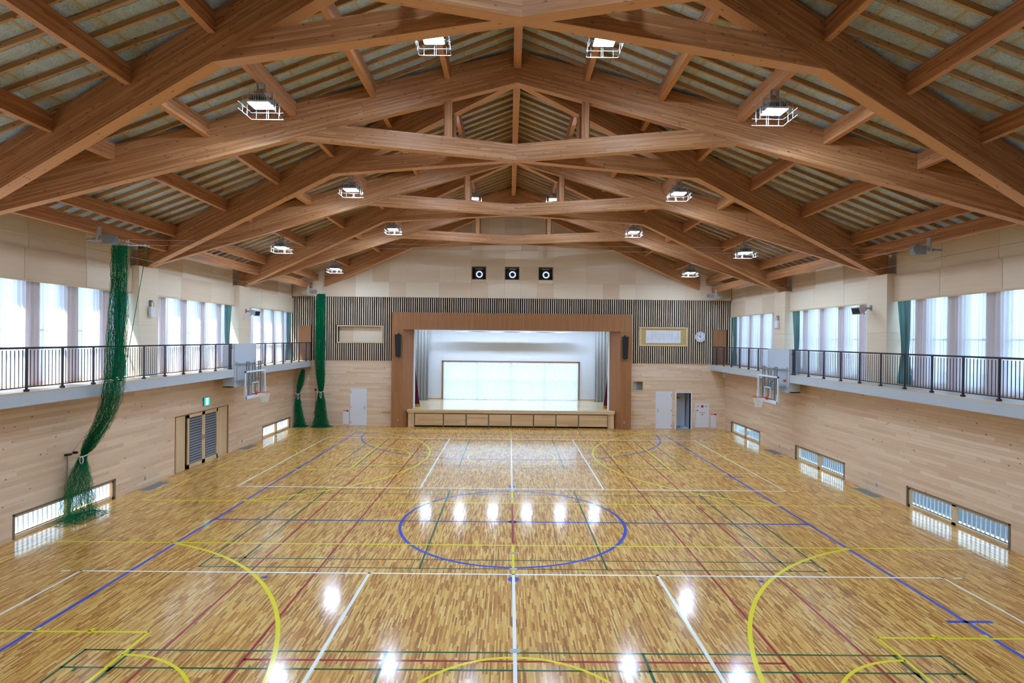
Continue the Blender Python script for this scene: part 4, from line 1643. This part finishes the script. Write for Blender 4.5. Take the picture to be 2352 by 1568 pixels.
def lamp_label(x, y):
    side = 'left' if x < 0 else 'right'
    row = {11.52: 'nearest the camera', 18.02: 'mid hall', 24.52: 'towards the stage', 21.27: 'mid hall', 27.77: 'by the stage wall', 5.02: 'above the camera'}[y]
    pl = {1.78: 'just %s of the ridge, %s', 5.34: 'halfway down %s slope, %s', 8.93: 'low on %s slope, %s'}[abs(x)]
    return 'lit square lamp in wire guard ' + pl % (side, row)


lamps = []
for x in (1.78, 5.34, 8.93):
    zb = 12.19 - .385 * x
    hang = .36
    z = {1.78: 11.09, 5.34: 9.68, 8.93: 8.30}[x]
    base = None
    for s in (-1, 1):
        for y in ((5.02, 11.52, 18.02, 24.52) if x < 8 else (21.27, 27.77)):
            loc = (s * x, y, z)
            if base is None:
                base = make_lamp(loc, zb - z)
                o = base
            else:
                o = copy_tree(base, loc)
            o['label'] = lamp_label(s * x, y)

# ------------------------------------------------------------------ wall boxes and horn speakers on the columns
def wall_box(s, y, z, lab):
    t = thing('wall_box', (s * WX, y, z), lab, 'box', 'white boxes on the columns')
    X = lambda d: d
    mb = MB()
    sbox(mb, s, WX - .12, WX - .03, y - .11, y + .11, z - .20, z + .12)
    mb.build('case', M['white_door'], t)
    mb = MB()
    sbox(mb, s, WX - .04, WX, y - .04, y + .04, z - .14, z + .34)
    sbox(mb, s, WX - .10, WX, y - .02, y + .02, z + .30, z + .33)
    mb.build('bracket', M['grey'], t)
    mb = MB()
    P = [(s * (WX - .08), y - .09, z + .12), (s * (WX - .08), y - .08, z + .24), (s * (WX - .08), y, z + .31), (s * (WX - .08), y + .08, z + .24), (s * (WX - .08), y + .09, z + .12)]
    mb.tube(P, .008, 5)
    mb.build('hanger_loop', M['grey'], t)


def horn(s, y, z, lab):
    t = thing('wall_speaker', (s * WX, y, z), lab, 'speaker', 'wall speakers on the columns')
    # body looks into the hall, towards the camera side and down
    c0 = Vector((s * (WX - .22), y, z + .06))
    d = Vector((-s * .92, -.22, -.28)).normalized()
    sd = d.cross(Vector((0, 0, 1))).normalized()
    up = sd.cross(d)
    A = [c0 + sd * a + up * b for a, b in ((-.10, -.06), (.10, -.06), (.10, .06), (-.10, .06))]
    B = [c0 + d * .36 + sd * a + up * b for a, b in ((-.17, -.12), (.17, -.12), (.17, .12), (-.17, .12))]
    MB().hexa(A, B).build('horn_body', M['lightgrey'], t)
    A = [c0 + d * .362 + sd * a + up * b for a, b in ((-.14, -.09), (.14, -.09), (.14, .09), (-.14, .09))]
    B = [p + d * .008 for p in A]
    MB().hexa(A, B).build('front_grille', M['grille'], t)
    mb = MB().tube([(s * WX, y, z + .06), tuple(c0 - d * .02)], .025, 8)
    sbox(mb, s, WX - .015, WX, y - .05, y + .05, z - .02, z + .16)
    mb.build('arm', M['grey'], t)
    MB().tube([tuple(c0 + d * .06 - up * .06), tuple(c0 + d * .06 - up * .2)], .018, 6).build('adjuster', M['grey'], t)


wall_box(-1, 18.06, 5.70, 'white box hung on the near left column by the green net')
wall_box(1, 24.60, 5.72, 'white box hung on the far right column above the goal panel')
horn(-1, 24.62, 5.95, 'grey wall speaker with dark front on the far left column')
horn(1, 18.30, 5.98, 'grey wall speaker with dark front on the near right column')
mb = MB()
sbox(mb, -1, WX - .03, WX, 24.45, 24.65, 5.62, 5.76)
sbox(mb, -1, WX - .036, WX - .03, 24.48, 24.62, 5.65, 5.73)
tag(mb.build('junction_box', M['white_door']), 'tiny white junction box under the speaker on the far left column', 'box')

# exit sign on the left wall
t = thing('exit_sign', (-WX, 21.4, 2.36), 'lit green and white exit sign above the louvred door', 'sign')
sbox(MB_ := MB(), -1, WX - .06, WX, 21.22, 21.60, 2.20, 2.52)
MB_.build('case', M['grey'], t)
sbox(MB_ := MB(), -1, WX - .066, WX - .06, 21.235, 21.585, 2.215, 2.505)
MB_.build('green_face', M['exit_green'], t)
mb = MB()
xx = -(WX - .0665)
sbox(mb, -1, WX - .069, WX - .066, 21.34, 21.48, 2.23, 2.49)
mb.build('doorway_symbol', M['exit_white'], t)
mb = MB()
Q = lambda a, b: (-(WX - .071), 21.41 + a, 2.36 + b)
mb.lathe([(0, -(WX - .0705)), (.02, -(WX - .0705))], 12, 'x', (0, 21.42, 2.45))
for p, q, wd in ((Q(0, .06), Q(-.01, -.01), .03), (Q(-.01, -.01), Q(.04, -.05), .018), (Q(.04, -.05), Q(.035, -.1), .016), (Q(-.01, -.01), Q(-.05, -.06), .018), (Q(-.05, -.06), Q(-.09, -.06), .014), (Q(0, .05), Q(.06, .01), .014), (Q(0, .05), Q(-.06, .02), .014)):
    mb.bar(p, q, wd, .003, (1, 0, 0))
mb.build('running_figure', M['exit_green'], t)

# ------------------------------------------------------------------ basketball goals on the gallery panels
def goal(s):
    yc = 22.87
    t = thing('basketball_goal', (s * 10.9, yc, 3.0), 'wall mounted basketball goal with clear board and orange rim on the %s side' % SIDE[s], 'basketball goal', 'basketball goals')
    xb = 10.62          # back of the board
    bt, bb = 3.50, 2.42
    w2 = .90
    sbox(MB_ := MB(), s, xb - .012, xb, yc - w2 + .06, yc + w2 - .06, bb + .08, bt - .06)
    MB_.build('backboard', M['glass'], t)
    mb = MB()
    for r in ((yc - w2, yc - w2 + .065, bb, bt), (yc + w2 - .065, yc + w2, bb, bt), (yc - w2, yc + w2, bt - .065, bt)):
        sbox(mb, s, xb - .03, xb + .02, *r)
    mb.build('board_frame', M['white_door'], t)
    mb = MB()
    sbox(mb, s, xb - .045, xb + .03, yc - w2 - .01, yc + w2 + .01, bb - .04, bb + .085)
    for sy in (-1, 1):
        a, b = sorted((yc + sy * (w2 - .07), yc + sy * (w2 + .012)))
        sbox(mb, s, xb - .045, xb + .03, a, b, bb - .04, bb + .36)
    mb.build('edge_padding', M['white_door'], t)
    mb = MB()
    for r in ((yc - .295, yc - .24, bb + .16, bb + .61), (yc + .24, yc + .295, bb + .16, bb + .61), (yc - .295, yc + .295, bb + .555, bb + .61), (yc - .295, yc + .295, bb + .16, bb + .205)):
        sbox(mb, s, xb - .016, xb - .012, *r)
    mb.build('target_square', M['white_door'], t)
    # rim and its plate
    zr = bb + .17
    xr = xb - .39
    mb = MB()
    P = [(s * xr + .225 * math.cos(a), yc + .225 * math.sin(a), zr) for a in [2 * math.pi * k / 32 for k in range(32)]]
    mb.tube(P, .011, 6, closed=True)
    sbox(mb, s, xb - .19, xb - .02, yc - .05, yc + .05, zr - .03, zr + .004)
    sbox(mb, s, xb - .05, xb - .015, yc - .09, yc + .09, zr - .10, zr + .05)
    mb.build('rim', M['orange'], t)
    mb = MB()
    n = 12
    rows = [(.222, 0), (.195, -.1), (.165, -.2), (.14, -.3), (.135, -.4)]
    for k in range(n):
        for dirn in (-1, 1):
            pts = []
            for q, (r, dz) in enumerate(rows):
                a = 2 * math.pi * (k + dirn * q * .5) / n
                pts.append((s * xr + r * math.cos(a), yc + r * math.sin(a), zr - .01 + dz))
            mb.tube(pts, .007, 4)
    mb.build('net', M['cord'], t)
    # steel frame carrying the board
    mb = MB()
    for yy in (yc - .62, yc - .44, yc + .44, yc + .62):
        mb.bar((s * (xb + .06), yy, bb + .05), (s * (xb + .06), yy, bt + .38), .04, .04)
    for yy in (yc - .12, yc + .12):
        mb.bar((s * (xb + .06), yy, bb + .1), (s * (xb + .06), yy, bt + .2), .035, .035)
    for z in (bt - .08, bt + .22, bb + .52, bb + .1):
        mb.bar((s * (xb + .06), yc - .64, z), (s * (xb + .06), yc + .64, z), .04, .04)
    for yy in (yc - .53, yc + .53):
        for z in (bt + .36,):
            mb.bar((s * (xb + .06), yy - .1, z), (s * (xb + .06), yy + .1, z), .035, .035)
    mb.build('lifting_frame', M['grey'], t)
    mb = MB()
    for yy in (yc - .78, yc + .78):
        mb.bar((s * 11.0, yy, 3.05), (s * 11.0, yy, 3.88), .05, .05)
        for z in (3.12, 3.80):
            mb.bar((s * 11.02, yy, z), (s * (xb + .06), yy * .25 + yc * .75 + (.5 if yy > yc else -.5), z), .035, .035)
            sbox(mb, s, 10.99, 11.03, yy - .09, yy + .09, z - .04, z + .04)
    mb.bar((s * 10.98, yc - .8, 3.80), (s * 10.98, yc + .8, 3.80), .05, .05)
    mb.bar((s * 10.98, yc - .8, 3.12), (s * 10.98, yc + .8, 3.12), .05, .05)
    mb.build('wall_frame', M['lightgrey'], t)
    mb = MB()
    mb.tube([(s * 10.9, yc, 3.45), (s * 10.75, yc, 3.15)], .03, 8)
    mb.build('jack', M['steel'], t)
    if s > 0:
        sbox(MB_ := MB(), s, 10.90, 10.96, yc - .80, yc - .70, 3.28, 3.38)
        MB_.build('orange_plug', M['orange'], t)


goal(-1)
goal(1)

# ------------------------------------------------------------------ green ball nets
def spline(pts, t):
    n = len(pts) - 1
    k = min(int(t * n), n - 1)
    f = t * n - k
    p0, p1, p2, p3 = pts[max(k - 1, 0)], pts[k], pts[k + 1], pts[min(k + 2, n)]
    return [0.5 * (2 * b + (c - a) * f + (2 * a - 5 * b + 4 * c - d) * f * f + (-a + 3 * b - 3 * c + d) * f ** 3) for a, b, c, d in zip(p0, p1, p2, p3)]


def ball_net(name, lab, keys, n_strand, r, tie, pile, loc, seed, nseg=46, tie_len=.2):
    """keys: (x, y, z, half width along x, half width along y); strands of cord run through them"""
    rnd = random.Random(seed)
    t = thing(name, loc, lab, 'net', 'green dividing nets')
    mb = MB()
    for i in range(n_strand):
        a = rnd.uniform(0, 2 * math.pi)
        q = math.sqrt(rnd.uniform(0, 1))
        q = q ** rnd.choice((.8, 1.3))
        ph, fr = rnd.uniform(0, 6.28), rnd.uniform(14, 30)
        drift = rnd.uniform(-.5, .5)
        pts = []
        for k in range(nseg + 1):
            tt = k / nseg
            x, y, z, wx, wy = spline(keys, tt)
            aa = a + drift * tt * 2
            zig = .13 * math.sin(fr * tt * 3 + ph) + rnd.uniform(-.10, .10)
            pts.append((x + wx * (q * math.cos(aa) + zig), y + wy * (q * math.sin(aa) + zig * .6), max(z + rnd.uniform(-.02, .02), .008)))
        mb.tube(pts, r, 3, cap=False)
    mb.build('net_mesh', M['net'], t, recalc=False)
    # heap of netting on the floor
    if pile:
        cx, cy, px, py, h, cnt = pile
        mb = MB()
        for i in range(cnt):
            a = rnd.uniform(0, 6.28)
            q = math.sqrt(rnd.uniform(0, 1))
            x, y = cx + px * q * math.cos(a), cy + py * q * math.sin(a)
            pts = []
            dx, dy = rnd.uniform(-.05, .05), rnd.uniform(-.05, .05)
            for k in range(10):
                x += dx + rnd.uniform(-.035, .035)
                y += dy + rnd.uniform(-.035, .035)
                x = min(max(x, cx - px * 1.05), cx + px * 1.05)
                y = min(max(y, cy - py * 1.05), cy + py * 1.05)
                e = max(0, 1 - ((x - cx) / px) ** 2 - ((y - cy) / py) ** 2)
                pts.append((x, y, .008 + rnd.uniform(0, 1) * h * math.sqrt(e)))
            mb.tube(pts, r * 1.2, 3, cap=False)
        mb.build('net_heap', M['net'], t, recalc=False)
    if tie:
        x, y, z, rx, ry = tie
        mb = MB()
        P = [(x + rx * math.cos(a), y + ry * math.sin(a), z + .02 * math.cos(a * 2)) for a in [2 * math.pi * k / 20 for k in range(20)]]
        mb.tube(P, .016, 5, closed=True)
        lx, ly = x + rx * .25, y - ry * .95
        L = tie_len
        loop = [(lx + .045 * math.sin(a), ly - .02, z - L * .5 + L * .5 * math.cos(a)) for a in [2 * math.pi * k / 14 for k in range(15)]]
        mb.tube(loop, .012, 5)
        mb.build('tie_cord', M['cord'], t)
    return t


YN = 14.7
ball_net('ball_net', 'tall green net bundle hung from the near left winch, tied back above the low window',
         [(-10.47, YN, 7.27, .21, .10), (-10.50, YN, 6.2, .22, .13), (-10.55, YN, 4.8, .27, .15), (-10.62, YN, 3.6, .27, .15), (-10.85, YN + .03, 2.75, .25, .14), (-11.32, YN + .1, 1.95, .18, .12), (-11.50, YN + .12, 1.66, .08, .08), (-11.56, YN + .10, 1.25, .17, .26), (-11.58, YN + .08, .6, .22, .48), (-11.55, YN + .05, .03, .26, .66)],
         210, .0028, (-11.50, YN + .12, 1.66, .10, .09), (-11.48, YN + .05, .36, .66, .14, 170), (-10.6, YN, 3.5), 3)
ball_net('ball_net', 'tall straight green net bundle before the slatted wall left of the stage',
         [(-10.36, 29.95, 7.22, .22, .1), (-10.38, 29.95, 5.5, .26, .12), (-10.40, 29.98, 3.7, .27, .13), (-10.36, 30.02, 2.6, .22, .12), (-10.35, 30.05, 1.95, .13, .1), (-10.36, 30.07, 1.3, .25, .16), (-10.36, 30.1, .5, .36, .2), (-10.34, 30.12, .03, .48, .24)],
         190, .005, (-10.35, 30.05, 1.93, .17, .13), (-10.32, 30.12, .52, .3, .14, 130), (-10.36, 30, 3.5), 7, tie_len=.34)
ball_net('ball_net', 'short green net bundle hanging under the gallery corner left of the stage',
         [(-11.30, 30.0, 3.12, .07, .05), (-11.36, 30.0, 2.85, .14, .1), (-11.48, 30.05, 2.3, .17, .12), (-11.60, 30.1, 1.85, .09, .08), (-11.61, 30.1, 1.2, .19, .14), (-11.54, 30.12, .5, .26, .18), (-11.47, 30.13, .03, .34, .22)],
         140, .005, (-11.60, 30.1, 1.80, .13, .11), (-11.46, 30.14, .38, .26, .12, 100), (-11.5, 30, 1.6), 9, tie_len=.3)
# hanging draw cords and the wall hooks of the nets
t = thing('net_draw_cord', (-9.9, YN, 4), 'thin green draw cord slanting down from the near left net carrier', 'cord')
pts = [(-9.76, YN, 7.25), (-10.0, YN, 5.9), (-10.22, YN, 4.6), (-10.42, YN, 3.7)]
MB().tube([tuple(spline(pts, k / 12)) for k in range(13)], .008, 5).build('cord', M['net'], t)
MB().tube([(-9.76, YN, 7.25), (-9.9, YN, 7.17), (-10.1, YN, 7.16), (-10.3, YN, 7.25)], .008, 5).build('slack_loop', M['net'], t)
t = thing('net_wall_pole', (-11.75, 14.66, 0), 'slim grey pole with black head holding the near net on the left wall', 'pole')
MB().tube([(-11.80, 14.66, .61), (-11.80, 14.66, 1.70)], .016, 8).build('pole', M['steel'], t)
mb = MB()
mb.box(-11.84, -11.74, 14.60, 14.74, 1.69, 1.735)
mb.box(-11.87, -11.78, 14.64, 14.68, 1.69, 1.73)
mb.build('head', M['black'], t)
MB().tube([(-11.76, 14.72, 1.72), (-11.1, 14.7, 2.6), (-10.85, 14.7, 4.2)], .005, 4).build('guide_line', M['wire'], t)
t = thing('net_wall_hook', (-11.84, 14.95, 1.71), 'small black wall hook beside the tie of the near green net', 'hook')
MB().box(-11.87, -11.80, 14.92, 14.98, 1.68, 1.74).lathe([(0, -11.80), (.03, -11.80), (.03, -11.76), (0, -11.76)], 10, 'x', (0, 14.95, 1.71)).build('hook', M['black'], t)
t = thing('net_wall_pole', (-10.9, 30.5, 0), 'slim grey pole with black knob on the far wall between two nets', 'pole')
MB().tube([(-10.80, 30.5, .02), (-10.80, 30.5, 1.95)], .018, 8).build('pole', M['grey'], t)
MB().tube([(-10.80, 30.5, 1.93), (-10.80, 30.5, 2.03)], .05, 8).build('knob', M['black'], t)
MB().tube([(-10.80, 30.48, 2.03), (-10.74, 30.3, 3.6), (-10.62, 30.0, 7.3)], .006, 4).build('guide_line', M['wire'], t)

# winches and carriers of the nets
def winch(s, y, z, lab, big=True):
    t = thing('net_winch', (s * 11.1, y, z), lab, 'winch', 'net winches on the eave beams')
    k = 1.0 if big else .8
    mb = MB()
    mb.box(min(s * 10.62, s * 10.92), max(s * 10.62, s * 10.92), y - .07, y + .07, z - .14 * k, z + .10 * k)
    mb.lathe([(0, y - .074), (.13 * k, y - .074), (.13 * k, y + .074), (0, y + .074)], 20, 'y', (s * 10.70, 0, z))
    mb.build('housing', M['grey'], t)
    mb = MB()
    mb.box(min(s * 10.92, s * 11.10), max(s * 10.92, s * 11.10), y - .03, y + .03, z - .06, z + .0)
    mb.box(min(s * 11.02, s * 11.08), max(s * 11.02, s * 11.08), y - .06, y + .06, z - .05, z + .32)
    mb.build('perforated_bracket', M['lightgrey'], t)
    mb = MB().tube([(s * 11.02, y - .02, z - .03), (s * 11.34, y - .02, z - .03)], .035 * k, 8)
    mb.tube([(s * 11.1, y - .02, z - .03), (s * 11.16, y - .02, z - .03)], .05 * k, 8)
    mb.build('motor', M['steel'], t)
    return t


winch(-1, YN, 7.44, 'grey net winch under the near left eave beam with the green net below')
winch(1, YN, 7.40, 'grey net winch under the near right eave beam without a net')
winch(-1, 29.95, 7.36, 'grey net winch in the far left corner above the straight green net', False)
winch(1, 29.95, 7.36, 'grey net winch in the far right corner above the clock', False)
t = thing('net_carrier', (-10.2, YN, 7.28), 'row of metal rollers on the wire above the near green net', 'rollers')
mb = MB()
mb.tube([(-10.68, YN, 7.285), (-9.70, YN, 7.265)], .014, 6)
for k in range(9):
    x = -10.62 + k * .1
    mb.tube([(x - .025, YN, 7.285), (x + .025, YN, 7.285)], .026, 7)
mb.build('roller_rod', M['steel'], t)
mb = MB()
for x in (-10.45, -10.34, -10.27):
    mb.tube([(x, YN, 7.29), (x, YN, 7.41)], .007, 5)
    mb.box(x - .02, x + .02, YN - .01, YN + .01, 7.38, 7.42)
mb.build('hanger_pins', M['steel'], t)


def sag(p, q, drop, n=24):
    p, q = Vector(p), Vector(q)
    return [tuple(p.lerp(q, k / n) - Vector((0, 0, 4 * drop * (k / n) * (1 - k / n)))) for k in range(n + 1)]


tag(MB().tube(sag((-10.68, YN, 7.43), (10.64, YN, 7.43), .05), .0045, 4).build('net_wire', M['wire']), 'upper steel wire stretched across the hall between the near winches', 'wire', 'steel wires of the near net')
tag(MB().tube(sag((-10.68, YN, 7.29), (10.64, YN, 7.25), .02), .0045, 4).build('net_wire', M['wire']), 'lower steel wire stretched across the hall between the near winches', 'wire', 'steel wires of the near net')
for s in (-1, 1):
    tag(MB().tube(sag((s * 11.35, 5.0, 7.2), (s * 11.35, YW, 7.2), .0), .006, 4).build('wall_wire', M['wire']), 'thin steel cable running along the %s wall under the eave beam' % SIDE[s], 'wire')

# small hook under the right gallery end
t = thing('gallery_bracket', (11.2, 29.0, 3.2), 'small white bracket under the far end of the right gallery', 'bracket')
MB().box(11.15, 11.25, 28.95, 29.05, 3.0, 3.27).box(11.12, 11.28, 28.92, 29.08, 3.25, 3.29).build('bracket', M['white'], t)
